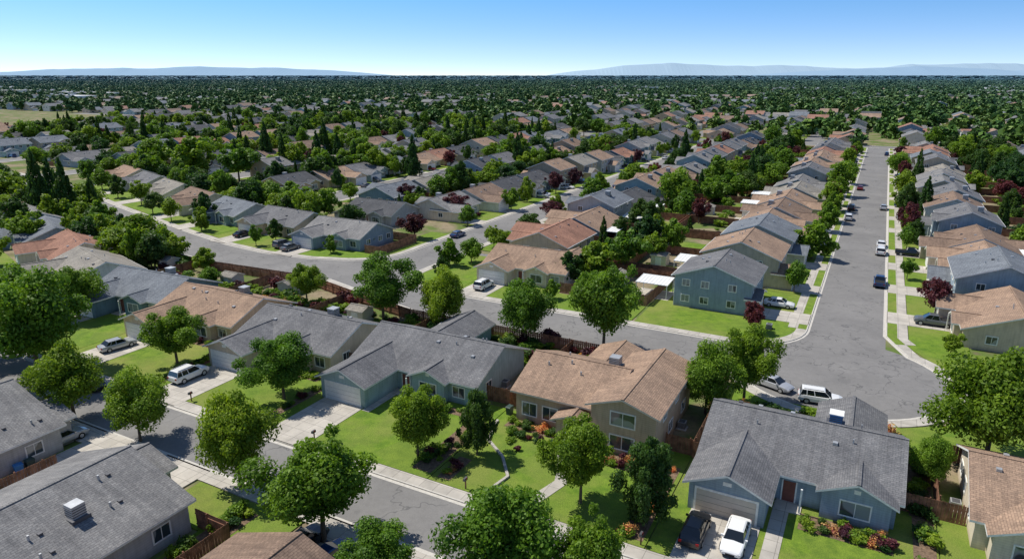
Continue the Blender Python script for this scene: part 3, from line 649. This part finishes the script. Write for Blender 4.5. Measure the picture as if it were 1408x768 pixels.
# ------------------------------------------------------------ front lots
LB=[-113.5,-93.2,-74,-55,-33,-12.2,8.4,29,50]
for i in range(len(LB)-1):
    slab("lawn",rect(LB[i]+.05,LB[i+1]-.05,45.3,61),.10,'lawn')
    slab("back_lawn",rect(LB[i]+3.5,LB[i+1]-2.5,72.6+R.uniform(0,2),77+R.uniform(0,1)),.08,'lawn')
    slab("patio",rect(LB[i]+5,LB[i]+11,70.2,73.4),.115,'drive')
def driveway(a0,a1,b0,b1): slab("driveway",rect(a0,a1,b0,b1),.145,'drive')
for a0,b1 in ((-53.4,53.5),(-10.5,52.3),(-72.6,53.6),(-91.7,54.8)): driveway(a0+.3,a0+6,43.75,b1)
driveway(-109.3,-103.6,45,57);driveway(20,25.4,43.75,52.6)
slab("walkway",rect(-4.0,-2.7,45.2,57),.14,'walk');slab("walkway",rect(-47.3,-44.6,58.0,59.4),.152,'walk');slab("walkway",rect(-47.2,-46.2,53,58),.15,'walk')
k=MB();strip(k,[(-23.6,57.2),(-23.8,55.5),(-22.6,53),(-21.8,50.5),(-22.6,47.5),(-23.5,45.2)],-.6,.6,0,.14,'walk');k.emit("garden_path")
k=MB();strip(k,[(-32.6,58),(-31.5,54),(-28.6,51.8),(-26.5,49),(-27,46)],-.14,.14,0,.3,'stone');k.emit("garden_wall")
def bed(a0,a1,b0,b1,n,s=.9,kinds='ggggfp'):
    slab("mulch_bed",rect(a0,a1,b0,b1),.118,'mulch')
    for _ in range(n):
        k=R.choice(kinds);shrub(R.uniform(a0+.3,a1-.3),R.uniform(b0+.3,b1-.3),R.uniform(.6,1.25)*s,{'g':None,'f':'f','p':'p'}[k])
bed(-44.4,-36.6,57,58.4,13);bed(-31.5,-25.6,57.4,59.2,12);bed(-21.6,-15,55.2,57.5,14);bed(-1.8,5.2,53.6,56,24,1.0,'gggggffp');bed(-35.4,-33.3,46.2,57,16,1.0)
bed(-65.8,-57,56.2,57.4,12);bed(-84.8,-76,57.4,58.8,12);bed(12,19,53.5,56,14);bed(-6.5,-5,70,73,5)
bed(-32.4,-31,46,50,6,1.0,'ggfp');bed(6.6,8.2,46,60,18,1.2,'gggg');bed(-14.4,-12.6,46,58,16,1.2,'gggf');bed(6.4,8.2,60,71,16,1.3,'gggg')
bed(-55.8,-54.6,46,58,12);bed(-74.8,-73.4,46,58,12)
for _ in range(14): shrub(R.uniform(-30,-24.5),R.uniform(53.5,57),R.uniform(.6,1.1),R.choice([None,None,'f','p']))
for a,b in ((-37,81.4),(-36,81),(-72.8,80.6),(-74,81.2),(-89.7,81.5),(-88.5,82),(-87,81),(-91,82.4),(-71,80.2)): shrub(a,b,2.2,'p',2.6)
for _ in range(260):
    a=R.uniform(-115,6);b=R.choice((R.uniform(76.5,79.3),R.uniform(71.5,79.3)))
    if a>-13 : b=R.uniform(71.5,74)
    shrub(a,b,R.uniform(.7,2.1),R.choice([None]*7+['p','f']))
slab("lawn",rect(-45.3,-38.5,12,35.1),.10,'lawn');slab("lawn",rect(-68,-60.8,14,35.1),.10,'lawn');slab("lawn",rect(-29.8,30,28.8,35.1),.10,'lawn');slab("lawn",rect(-100,-84,14,35.1),.10,'lawn');slab("lawn",rect(-51.2,-45.35,30.2,35.1),.10,'lawn')
slab("lawn",rect(-25.5,30,10,28.7),.10,'lawn')
driveway(-58,-51.8,32.7,36.7);driveway(-37.8,-30.3,28.7,36.7);driveway(-75,-66.8,34.1,36.7);slab("driveway",rect(-67.7,-62.8,26,36.7),.15,'drive')
bed(-44.8,-42.5,20,34,16,1.3,'ggg');bed(-41,-39.2,14,30,12,1.2,'ggg');bed(-62.6,-60.9,20,34,12,1.2,'gg')
def ac(a,b):
    mb=MB();mb.part='body';mb.box(-.4,.4,-.4,.4,.1,.85,'metal')
    for k in range(5): mb.box(-.41,.41,-.41,.41,.2+.12*k,.25+.12*k,'metald')
    mb.part='fan';mb.box(-.3,.3,-.3,.3,.85,.88,'metald');mb.part='pad';mb.box(-.55,.55,-.55,.55,0,.1,'drive');place(mb.emit("air_conditioner_unit",True),a,b)
for a,b in((-36,66),(-14.6,66),(-56.2,64),(-75.3,66),(5.7,63),(27,62),(9.9,63),(-45.2,24),(-10.9,101.5)): ac(a,b)
def wbin(a,b,m='bin'):
    mb=MB();b0=[(-.25,-.3,.08),(.25,-.3,.08),(.25,.3,.08),(-.25,.3,.08)];t=[(-.3,-.36,1.0),(.3,-.36,1.0),(.3,.36,1.0),(-.3,.36,1.0)]
    mb.part='body';mb.hexa(b0,t,(m,m,m));mb.part='lid';mb.hexa([(-.33,-.4,1.0),(.33,-.4,1.0),(.33,.4,1.0),(-.33,.4,1.0)],[(-.28,-.3,1.09),(.28,-.3,1.09),(.28,.35,1.12),(-.28,.35,1.12)],(m,m,m))
    mb.part='wheels';mb.box(-.28,.28,.26,.36,0,.16,'tyre');place(mb.emit("wheelie_bin",True),a,b,R.uniform(-15,15))
for a,b,m in((-54.3,60,'bin'),(-54.3,61,'blue'),(-11.2,58.6,'bin'),(-73.3,60,'blue'),(-67.4,29,'bin'),(-67.4,28,'blue'),(-32.2,60,'bin')): wbin(a,b,m)
def mailbox(a,b):
    mb=MB();mb.part='post';mb.box(-.05,.05,-.05,.05,0,1.0,'fence');mb.part='box';mb.box(-.12,.12,-.28,.2,1.0,1.18,'metald');mb.box(-.09,.09,-.28,.2,1.18,1.26,'metald');mb.part='flag';mb.box(.12,.14,-.1,.02,1.1,1.3,'lampr')
    place(mb.emit("mailbox",True),a,b)
for a in(-47.2,-55.5,-29,-12.6,-66,-85,18.5): mailbox(a,45.6)
# ------------------------------------------------------------ fences
def fence(pts,h=1.9,boards=True):
    mb=MB()
    for (a0,b0),(a1,b1) in zip(pts[:-1],pts[1:]):
        p0=Vector(P(a0,b0)+(0,));p1=Vector(P(a1,b1)+(0,));d=p1-p0;Ln=d.length;d.normalize();n=Vector((-d.y,d.x,0))
        def bx(s0,s1,o0,o1,z0,z1):
            q=[p0+d*s0+n*o0,p0+d*s1+n*o0,p0+d*s1+n*o1,p0+d*s0+n*o1]
            mb.hexa([(v.x,v.y,z0) for v in q],[(v.x,v.y,z1) for v in q],('fence','fence','fence'))
        if boards:
            s=0
            while s<Ln-.02:
                e=min(s+.27,Ln);bx(s,e-.02,-.012,.012,.05,h+R.uniform(-.02,.02));s+=.28
            bx(0,Ln,.015,.06,.4,.5);bx(0,Ln,.015,.06,1.4,1.5)
        else: bx(0,Ln,-.03,.03,0,h)
        s=0
        while s<=Ln: bx(s,s+.1,.065,.165,0,h+.05);s+=2.4
    return mb.emit("wooden_fence")
fence([(-60,79.6),(-12.6,79.6),(-12.2,71)]);fence([(-12.2,71),(-12.2,60.5),(-10.8,60.5)]);fence([(-15,60.8),(-12.2,60.8)]);fence([(-33,79.5),(-33,61.5)]);fence([(-36.2,62),(-31.2,62)])
fence([(-55,79),(-55,61.5)]);fence([(-57,62),(-53.6,62)]);fence([(-60,79.6),(-75,83),(-86,86),(-100,85.2),(-112,84.4),(-125,85.8),(-140,89),(-165,95.6)])
fence([(-74,82),(-74,61)]);fence([(-93.2,84),(-93.2,62)]);fence([(-113.5,83),(-113.5,64)]);fence([(8.4,71),(8.4,60.5)]);fence([(5.3,60.5),(10.5,60.5)]);fence([(8.4,71.5),(29,71.5),(29,56)])
fence([(-41.8,12),(-41.8,30.5),(-45.8,30.5)]);fence([(-38.4,26),(-41.8,26)]);fence([(-64.5,12),(-64.5,30)])
fence([(-30,103),(-30,118.5),(-45.3,118.5)]);fence([(-45.4,103),(-38,103),(-30,103)]);fence([(-30,118.5),(-28,118.5)])
fence([(-92.8,108.5),(-88.8,108.5),(-88.8,121.5),(-106,121.5)])
for a,b0,b1 in((-132,66,87),(-150,76,92),(-168,86,97)): fence([(a,b1),(a+1,b0)])
def patio_cover(a,b,w,d,rot=0):
    mb=MB();mb.part='posts'
    for x in(0.1,w-.2):
        for y in(0.1,d-.2): mb.box(x,x+.12,y,y+.12,0,2.45,'trim')
    mb.part='roof';mb.hexa([(0,0,2.45),(w,0,2.45),(w,d,2.7),(0,d,2.7)],[(0,0,2.57),(w,0,2.57),(w,d,2.82),(0,d,2.82)],('white','trim','trim'))
    for k in range(int(w/.6)): mb.hexa(*[[(k*.6+.05,0.02,z),(k*.6+.15,.02,z),(k*.6+.15,d-.02,z+.25),(k*.6+.05,d-.02,z+.25)] for z in (2.571,2.61)],('white','white','white'))
    mb.part='slab';mb.box(-.3,w+.3,-.3,d+.3,-.02,.13,'drive')
    return place(mb.emit("patio_cover",True),a,b,rot)
patio_cover(-33.5,107.5,5.5,4.5);patio_cover(-31.5,124,4,5);patio_cover(-51,71.8,4,3);patio_cover(-62.5,14,4.2,6)
def shed(a,b,rot=0,w=3,d=2.6,rm='roof5'):
    mb=MB();gable(mb,0,w,0,d,2.0,'x',.35,'trimd',rm,'trimd',oh=.2);mb.part='door';mb.obox((w/2,0,.95),(1,0,0),(0,-1,0),1.2,.05,1.8,'trim')
    return place(mb.emit("garden_shed",True),a,b,rot)
for a,b in((-85,79.5),(-37,111),(-37,128),(-38.5,145),(-44,131),(-68,74.5),(-22,75.5),(-100,78),(-120,80)): shed(a,b,R.choice((0,90)))
# ------------------------------------------------------------ mid blocks
HL=[];sd=200
for st,W,D,g,fg,rear in ((1,14,13,(0,5.8,4),(8.5,12.5,1),None),(1,14.5,12.5,(8.5,14.3,4),(1.5,5.5,1),(3,8,3)),(2,13,12,(0,5.6,3),None,None),(2,12.5,12,(6.8,12.3,3),None,(1,6,3)),(1,14,13,(0,5.8,3),None,(7,12,2.5)),(1,15,12,(0,5.8,5),(9,14,1.6),None),(2,13.5,11.5,(0,5.6,3.4),(8,12.5,1),None)):
    sd+=1;mb=house(W=W,D=D,g=g,fg=fg,rear=rear,st=st,seed=sd,cooler=(W*.55,D*.68,'metal') if sd%2 else None);HL.append((mb.mesh("house_mid"),st,W,D,g))
def midhouse(a,b,rot,m=None):
    k=m or R.choice(HL);o=link(bpy.data.objects.new("two_story_house" if k[1]==2 else "single_story_house",k[0]));place(o,a,b,rot);return k
drv=MB();mlawn=MB();mfence=MB();mroad=MB();mwalk=MB()
def flat(mb,a0,a1,b0,b1,z,mat):
    q=[P(a0,b0),P(a1,b0),P(a1,b1),P(a0,b1)];mb.poly([(x,y,z) for x,y in q],mat)
def wallseg(mb,a0,b0,a1,b1,h,mat):
    p0=P(a0,b0);p1=P(a1,b1);d=Vector((p1[0]-p0[0],p1[1]-p0[1]));d.normalize();n=Vector((-d.y,d.x))*.04
    q=[(p0[0]-n.x,p0[1]-n.y),(p1[0]-n.x,p1[1]-n.y),(p1[0]+n.x,p1[1]+n.y),(p0[0]+n.x,p0[1]+n.y)]
    mb.hexa([(x,y,0) for x,y in q],[(x,y,h) for x,y in q],(mat,mat,mat))
carcols=['white','silver','black','grey','blue','white','red']
def ycE(a):
    for (x0,y0),(x1,y1) in zip(Ectr[:-1],Ectr[1:]):
        if x1<=a<=x0: return y0+(y1-y0)*(a-x0)/(x1-x0)
    return 144
def okE(a,b,m=36):
    if a<-262: m=min(m,9)
    return a>-88 or b>ycE(a)+m
def row(street,side,b0,b1,half=40):
    b=b0;fa=street+side*12.5;rot=-90 if side>0 else 90
    while b+16<b1:
        if inview(fa,b) and okE(fa-8,b-2):
            k=R.choice(HL);mesh,st,W,D,g=k
            off=R.uniform(-.8,1.6)
            if side>0: midhouse(fa+off+(g[2]-3),b+.8+W,rot,k);gc=b+.8+W-(g[0]+g[1])/2
            else: midhouse(fa-off-(g[2]-3),b+.8,rot,k);gc=b+.8+(g[0]+g[1])/2
            x0,x1=sorted((street+side*5.3,fa+side*1))
            flat(drv,x0,x1,gc-2.7,gc+2.7,.15,'drive')
            xs,xe=sorted((street+side*6.9,fa+side*2))
            gl,gh_=gc-2.75,gc+2.75
            if gl>b+.2: flat(mlawn,xs,xe,b+.1,gl,.11,'lawn')
            if gh_<b+16.6: flat(mlawn,xs,xe,gh_,b+16.7,.11,'lawn')
            X,Y=P(fa,b)
            bk=street+side*half
            x0,x1=sorted((fa+side*13,bk));wallseg(mfence,x0,b,x1,b,1.9,'fence')
            if side>0 or street==-.7: wallseg(mfence,bk,b,bk,b+16.8,1.9,'fence')
            if half>35:
                if R.random()<.5: flat(mlawn,*sorted((fa+side*(16+R.random()*3),bk-side*1)),b+1,b+8+R.uniform(0,7),.05,'lawn')
                if R.random()<.26 and Y<260: patio_cover(fa+side*13.5 if side>0 else fa-18.5,b+3,5,4.5)
                if R.random()<.25 and Y<260: shed(bk-side*3.5,b+3+R.uniform(0,9),R.choice((0,90)))
            if R.random()<.6: flat(mlawn,*sorted((fa+side*12.5,fa+side*(16+R.random()*2))),b+2,b+9+R.uniform(0,5),.07,'drive')
            if R.random()<.62: 
                L_=R.choice((TM,TM,TM,TMd,TP));tree(R.choice(L_),street+side*R.uniform(8,10.5),b+R.uniform(1,3)+(14 if gc<b+8 else 0),R.uniform(4,7.5),R.uniform(5,9),'purple_plum_tree' if L_ is TP else 'broadleaf_tree')
            for _ in range(4):
                if R.random()<(.78 if Y>180 else .45): 
                    L_=R.choice((TM,TM,TM,TM,TMd,TMd,TMd,TP,TCm));nm='purple_plum_tree' if L_ is TP else 'conifer_tree' if L_ is TCm else 'broadleaf_tree'
                    w_=R.choice((R.uniform(3.5,6),R.uniform(6,11)))*(.6 if L_ is TP or L_ is TCm else 1);tree(R.choice(L_),bk-side*R.uniform(0,half-28.5),b+R.uniform(0,16),w_,w_*R.uniform(.8,1.2)*(2.0 if L_ is TCm else 1),nm)
            if Y<330:
                for _ in range(5): shrub(fa-side*R.uniform(.3,1.6)+0,b+R.uniform(0,16),R.uniform(.8,1.6),R.choice([None]*5+['p']))
                for _ in range(5 if Y<230 else 2): shrub(bk-side*R.uniform(.6,9),b+R.uniform(0,16),R.uniform(1,2.8))
            if R.random()<.45: car(R.choice(('sedan','suv','pickup')),R.choice(carcols),street+side*9.2,gc+R.choice((-1.3,1.3)),R.choice((0,180)),.15)
            if R.random()<.12: car(R.choice(('sedan','suv')),R.choice(carcols),street+side*4,b+R.uniform(0,16),90)
        b+=16.8
row(-.7,-1,156,398);row(-.7,1,157,398);row(-80,1,122,398);row(-80,-1,126,398,33)
slab("lawn",rect(7.3,14.5,104,157),.10,'lawn');slab("lawn",rect(-14,-8.5,121.1,156),.10,'lawn')
for b in(107.5,124.2,141): driveway(-14.6,-5.9,b-2.6+.7,b+3.3)
for b in(112.4,129.3,146): driveway(4.5,13.6,b,b+5.6)
driveway(-61.2,-55.6,93.6,102);driveway(-110.2,-104.6,98.9,105.6);driveway(-131,-125.5,100.6,109.6)
slab("lawn",rect(-61.9,-45.6,95.05,106),.098,'lawn')
slab("lawn",[(-135,104.6),(-126,102),(-114.2,100.7),(-114.2,112),(-135,116)],.098,'lawn');slab("lawn",[(-180,116.6),(-165,112),(-140,105.3),(-135.2,104.4),(-135.2,117),(-180,130)],.098,'lawn')
slab("lawn",[(-240,134.6),(-215,127),(-190,119),(-180.2,116.6),(-180.2,131),(-215,142),(-240,150)],.098,'lawn')
for a in(-150,-166,-195,-216,-237):
    b=ycE(a)+5.4;slab("driveway",[(a-2.2,b),(a+3.2,b-1.6),(a+3.6,b+9),(a-1.8,b+10.5)],.147,'drive')
slab("lawn",[(-92,46.5),(-113.4,46.5),(-130,51.2),(-150,58.2),(-170,66.2),(-170,76),(-150,70),(-130,62),(-113.4,58)],.09,'lawn')
fence([(-30,121.5),(-40,121.5),(-40,160)],boards=False);fence([(-40,121.5),(-45.4,118.5)],boards=False)
for b in(138,155): fence([(-26,b),(-40,b)],boards=False)
flat(mlawn,-38,-31,123,129,.05,'lawn');flat(mlawn,-38,-31,142,150,.05,'lawn')
RS=(80,160,240,320);LS=(-146,-210,-274,-338,-402,-466)
for s in RS+LS:
    lo=40 if s>0 else ycE(s)+(36 if s>-262 else 10)
    strip(mroad,[(s,lo-(0 if s>0 else 12 if s>-262 else 6)),(s,402)],-5.2,5.2,.01,.01,'asphalt')
    hf=40 if s>0 else 32
    row(s,1,lo,398,hf);row(s,-1,lo,398,hf)
    for sg in (-1,1): strip(mwalk,[(s,lo),(s,398)],sg*5.3,sg*6.7,0,.13,'walk')
strip(mroad,[(-700,407),(500,407)],-5.2,5.2,.006,.006,'asphalt')
for sg in(-1,1): strip(mwalk,[(-700,407),(500,407)],sg*5.3,sg*6.6,0,.12,'walk')
for _ in range(70):
    ca=R.uniform(-460,-118);cb=R.uniform(140,400);n=R.randint(2,6)
    for _ in range(n):
        a=ca+R.gauss(0,7);b=cb+R.gauss(0,7)
        near_st=min(abs(a-s) for s in LS)
        if near_st<8: a+=10
        if inview(a,b) and okE(a,b,24):
            if R.random()<.12: tree(R.choice(TCm),a,b,7,R.uniform(12,17),'conifer_tree')
            else: tree(R.choice(TM+TMd),a,b,R.uniform(7,13),R.uniform(8,13))
for _ in range(50):
    a=R.uniform(-290,-118);b=ycE(a)-R.uniform(8,19)
    if inview(a,b): tree(R.choice(TM+TMd),a,b,R.uniform(5,9),R.uniform(5,9))
for _ in range(46):
    a=R.uniform(-262,-116);b=ycE(a)+R.uniform(26,36)
    if inview(a,b): tree(R.choice(TM+TMd),a,b,R.uniform(5,10),R.uniform(6,10))
for _ in range(130):
    a=R.uniform(-260,-115);b=ycE(a)-R.uniform(7,24);shrub(a,b,R.uniform(1,3),R.choice([None]*8+['p']))
for _ in range(60):
    a=R.uniform(14,320);b=R.uniform(380,402)
    tree(R.choice(TM+TMd),a,b,R.uniform(7,12),R.uniform(7,12))
# ------------------------------------------------------------ distant houses (joined mesh) and trees
def lowhouse(st,gl):
    mb=MB();h=2.9 if st==1 else 5.4;W,D=13.5,12.5
    gable(mb,0,W,0,D,h,'x',.4,'wall_a','roof_a','trim')
    gx=0.05 if gl else W-6;gable(mb,gx,gx+5.9,-4,D*.45,2.9,'y',.4,'wall_a','roof_a','trim')
    mb.part='w';mb.obox((gx+3,-4,1.1),(1,0,0),(0,-1,0),4.8,.05,2.1,'gdoor')
    for x in (W*.3,W*.75): mb.obox((x,D,1.5),(-1,0,0),(0,1,0),1.8,.05,1.2,'glass')
    for y in (3,8): mb.obox((W,y,h-1.4),(0,1,0),(1,0,0),1.4,.05,1.1,'glass')
    return mb
LH=[lowhouse(1,1),lowhouse(1,0),lowhouse(2,1),lowhouse(1,1)]
MATS=['wall_a','roof_a','trim','gdoor','glass']
tmpl=[]
for mb in LH:
    V=np.array(mb.v);ls=np.array([len(f) for f in mb.f]);tmpl.append((V,ls,np.array([MATS.index(x) for x in mb.m]),mb))
tv=[];tls=[];tm_=[];th_=[];tuv=[]
def fuv(mb):
    out=[]
    for f in mb.f:
        pts=[Vector(mb.v[k]) for k in f];n=(pts[1]-pts[0]).cross(pts[2]-pts[1]);n.normalize()
        if abs(n.z)>.98:u=Vector((1,0,0));w=Vector((0,1,0))
        else: w=(Vector((0,0,1))-n*n.z).normalized();u=w.cross(n)
        for q in pts: out.append((q.dot(u),q.dot(w)))
    return np.array(out)
TUV=[fuv(t[3]) for t in tmpl]
fartrees=[];flattrees=[];farroad=MB();farlawn=MB()
def farhouse(a,b,rot):
    i=R.randrange(4);V,ls,mi,_=tmpl[i];X,Y=P(a,b);an=-TH+math.radians(rot);c,s=math.cos(an),math.sin(an)
    W=np.stack([V[:,0]*c-V[:,1]*s+X,V[:,0]*s+V[:,1]*c+Y,V[:,2]],1)
    tv.append(W);tls.append(ls);tm_.append(mi);th_.append(np.full(len(ls),R.random()));tuv.append(TUV[i])
SB=136
for i in range(-20,18):
    for j in range(0,18):
        A0=i*SB;B0=412+j*SB;X,Y=P(A0+68,B0+68);dist=math.hypot(X,Y)
        if Y<150 or abs(X)>.85*Y+120: continue
        sw=R.random()<.45 and j>0;prob=.9 if dist<900 else .72 if dist<1500 else .42
        tf=1.0
        u=R.random()
        if u<.14 and j>0: prob=0.0;tf=1.9
        elif u<.17 and j>1: prob=.1;tf=.25
        for s in (34,102):
            ln=[(A0+s,B0),(A0+s,B0+SB)] if not sw else [(A0,B0+s),(A0+SB,B0+s)]
            if prob>.2: strip(farroad,ln,-5,5,.01+.004*(i%2)+.002*sw,.01+.004*(i%2)+.002*sw,'asphalt')
            for side in(-1,1):
                for k in range(8):
                    t=2+k*16.8
                    if R.random()>prob: continue
                    fv=s+side*(11.5+R.uniform(0,2))
                    if not sw:
                        a=A0+fv;b=B0+t
                        if side>0: farhouse(a,b+13.5,-90)
                        else: farhouse(a,b,90)
                        if dist<1100: flat(farlawn,*sorted((A0+s+side*5.5,A0+s+side*12)),b,b+8,.08,'lawn')
                    else:
                        a=A0+t;b=B0+fv
                        if side>0: farhouse(a,b,0)
                        else: farhouse(a+13.5,b,180)
                        if dist<1100: flat(farlawn,a,a+8,*sorted((B0+s+side*5.5,B0+s+side*12)),.08,'lawn')
        nt=SB*SB/(270 if dist<700 else 230 if dist<1100 else 195)*tf
        if X<-100: nt*=1.25
        dense=R.random()
        for _ in range(int(nt*(.6+.8*dense))):
            fartrees.append((A0+R.uniform(0,SB),B0+R.uniform(0,SB),R.choice((R.uniform(4.5,7.5),R.uniform(7,12.5)))*(1+dist/12000)))
Vv=np.concatenate(tv);ls=np.concatenate(tls)
me=bpy.data.meshes.new("distant_houses");me.vertices.add(len(Vv));me.vertices.foreach_set('co',Vv.reshape(-1).astype(np.float32))
me.loops.add(len(Vv));me.loops.foreach_set('vertex_index',np.arange(len(Vv),dtype=np.int32))
me.polygons.add(len(ls));me.polygons.foreach_set('loop_start',np.concatenate([[0],np.cumsum(ls)[:-1]]).astype(np.int32))
me.polygons.foreach_set('material_index',np.concatenate(tm_).astype(np.int32));me.update(calc_edges=True)
uv=me.uv_layers.new(name="UVMap");uv.data.foreach_set('uv',np.concatenate(tuv).reshape(-1).astype(np.float32))
at=me.attributes.new('hrand','FLOAT','FACE');at.data.foreach_set('value',np.concatenate(th_).astype(np.float32))
for k in MATS: me.materials.append(M[k])
link(bpy.data.objects.new("distant_houses",me))
for mb,nm in ((farroad,"distant_streets"),(farlawn,"distant_lawns"),(drv,"driveways"),(mlawn,"yard_surfaces"),(mfence,"backyard_fences"),(mroad,"residential_street"),(mwalk,"sidewalk")):
    if mb.f: mb.emit(nm)
def scatter(d0,d1,n,s0,s1,lst):
    for _ in range(n):
        Y=math.sqrt(R.uniform(d0*d0,d1*d1));X=R.uniform(-.88,.88)*Y
        a=C28*X-S28*Y;b=S28*X+C28*Y
        lst.append((a,b,R.uniform(s0,s1)))
scatter(2200,3600,7000,10,20,fartrees);scatter(3000,6000,5000,40,80,flattrees);scatter(5500,14000,5000,80,160,flattrees)
NV=6
def instancer(lst,zs,nm):
    for i in range(NV):
        V=[]
        for a,b,s in lst[i::NV]:
            X,Y=P(a,b);t=R.uniform(0,6.28);q=s*.7071
            V+=[(X+q*math.cos(t+k*math.pi/2),Y+q*math.sin(t+k*math.pi/2),0) for k in range(4)]
        me=bpy.data.meshes.new(nm);me.from_pydata(V,[],[tuple(range(k,k+4)) for k in range(0,len(V),4)])
        p=link(bpy.data.objects.new(nm,me));p.instance_type='FACES';p.use_instance_faces_scale=True;p.instance_faces_scale=1
        p.show_instancer_for_render=False;p.show_instancer_for_viewport=False
        c=link(bpy.data.objects.new("tree_crown",TF[i]),p);c.scale=(1,1,zs)
instancer(fartrees,.9,"distant_trees");instancer(flattrees,.17,"distant_tree_belt")
for X,Y,w,d in ((900,1250,150,60),(1100,1500,220,60),(640,1500,160,50),(-700,1150,120,50),(-900,1300,160,60),(1250,1700,200,60),(-500,1350,100,60),(300,1700,180,50),(-1250,1650,200,70),(1000,1100,90,40),(-620,980,90,35),(1500,2300,300,80),(700,2400,260,80),(-300,2300,260,80),(-1500,2500,300,80),(1900,3000,350,90),(200,3100,300,90)):
    mb=MB();mb.part='walls';mb.box(-w/2,w/2,-d/2,d/2,0,9,'white');mb.part='parapet';mb.box(-w/2-.3,w/2+.3,-d/2-.3,-d/2-.02,8.2,9.8,'trimd')
    mb.part='dock_doors'
    for k in range(int(w/12)): mb.obox((-w/2+6+k*12,-d/2,2.2),(1,0,0),(0,-1,0),4,.1,4,'metald')
    mb.part='roof_units'
    for k in range(int(w/25)): mb.box(-w/2+10+k*25,-w/2+14+k*25,-2,2,9,11,'metal')
    o=mb.emit("warehouse",True);o.location=(X,Y,0);o.rotation_euler=(0,0,R.choice((0,-TH)))
# ------------------------------------------------------------ mountains
m,nt,N,L,bs=newmat("hazy_mountain");bs.inputs['Base Color'].default_value=(.27,.39,.51,1);bs.inputs['Roughness'].default_value=1;bs.inputs['Specular IOR Level'].default_value=0;M['mtn']=m  # aerial haze over the hills painted as a pale blue base colour
m2,nt,N,L,bs=newmat("hazy_mountain_far");bs.inputs['Base Color'].default_value=(.34,.46,.56,1);bs.inputs['Roughness'].default_value=1;bs.inputs['Specular IOR Level'].default_value=0;M['mtn2']=m2  # paler blue: more haze painted into the base colour
def ridge(x0,x1,Y,hf,mat,seed):
    rr=np.random.default_rng(seed);n=160;xs=np.linspace(x0,x1,n);h=np.zeros(n)
    for o in range(6):
        k=3*2**o;pts=rr.random(k+2);h+=np.interp(np.linspace(0,k,n),np.arange(k+2),pts)/2**o
    h=(h-h.min())/(h.max()-h.min());t=np.linspace(0,1,n);env=np.clip(np.minimum(t,1-t)*5,0,1)**.8
    hh=hf*(.35+.65*h)*env;mb=MB()
    for i in range(n-1):
        mb.poly([(xs[i],Y,-5),(xs[i+1],Y,-5),(xs[i+1],Y+900,hh[i+1]),(xs[i],Y+900,hh[i])],mat)
        mb.poly([(xs[i],Y+900,hh[i]),(xs[i+1],Y+900,hh[i+1]),(xs[i+1],Y+2400,-5),(xs[i],Y+2400,-5)],mat)
    mb.emit("hills")
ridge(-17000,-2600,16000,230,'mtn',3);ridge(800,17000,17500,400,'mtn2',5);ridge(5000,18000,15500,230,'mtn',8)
# ------------------------------------------------------------ light, sky, camera
el=math.radians(57);sx,sy=-.90,.436
L_=bpy.data.lights.new("sun",'SUN');L_.energy=5.0;L_.angle=math.radians(.5);L_.color=(1,.955,.87)
so=link(bpy.data.objects.new("sun",L_));so.rotation_euler=Vector((math.cos(el)*sx,math.cos(el)*sy,math.sin(el))).to_track_quat('Z','Y').to_euler()
w=bpy.data.worlds.new("World");sc.world=w;w.use_nodes=True;N=w.node_tree.nodes;L=w.node_tree.links;bg=N['Background']
sky=N.new('ShaderNodeTexSky');sky.sky_type='NISHITA';sky.sun_disc=False;sky.sun_elevation=el;sky.sun_rotation=math.atan2(sx,sy);sky.ozone_density=3;sky.dust_density=.3;sky.altitude=50
tc=N.new('ShaderNodeTexCoord');mv=N.new('ShaderNodeVectorMath');mv.operation='MULTIPLY_ADD';mv.inputs[1].default_value=(1,1,3);mv.inputs[2].default_value=(0,0,.05)
L.new(tc.outputs['Generated'],mv.inputs[0]);L.new(mv.outputs[0],sky.inputs[0])
sp_=N.new('ShaderNodeSeparateXYZ');L.new(tc.outputs['Generated'],sp_.inputs[0])
tint=ramp(N,L,rampf(N,L,sp_.outputs[2],0,.5),[(0,(1.36,1.30,1.42)),(.07,(1.34,1.38,1.45)),(.2,(1.02,1.50,1.66)),(.6,(.88,.94,.98))])
mul=N.new('ShaderNodeVectorMath');mul.operation='MULTIPLY';L.new(sky.outputs[0],mul.inputs[0]);L.new(tint,mul.inputs[1])
L.new(mul.outputs[0],bg.inputs[0]);bg.inputs[1].default_value=.125
cam=bpy.data.cameras.new("camera");co=link(bpy.data.objects.new("camera",cam));co.location=(0,0,36);co.rotation_euler=(math.radians(90-16.66),0,0)
cam.lens=24;cam.sensor_width=36;cam.clip_start=.5;cam.clip_end=60000;sc.camera=co
sc.view_settings.view_transform='Standard';sc.view_settings.look='None';sc.view_settings.exposure=0
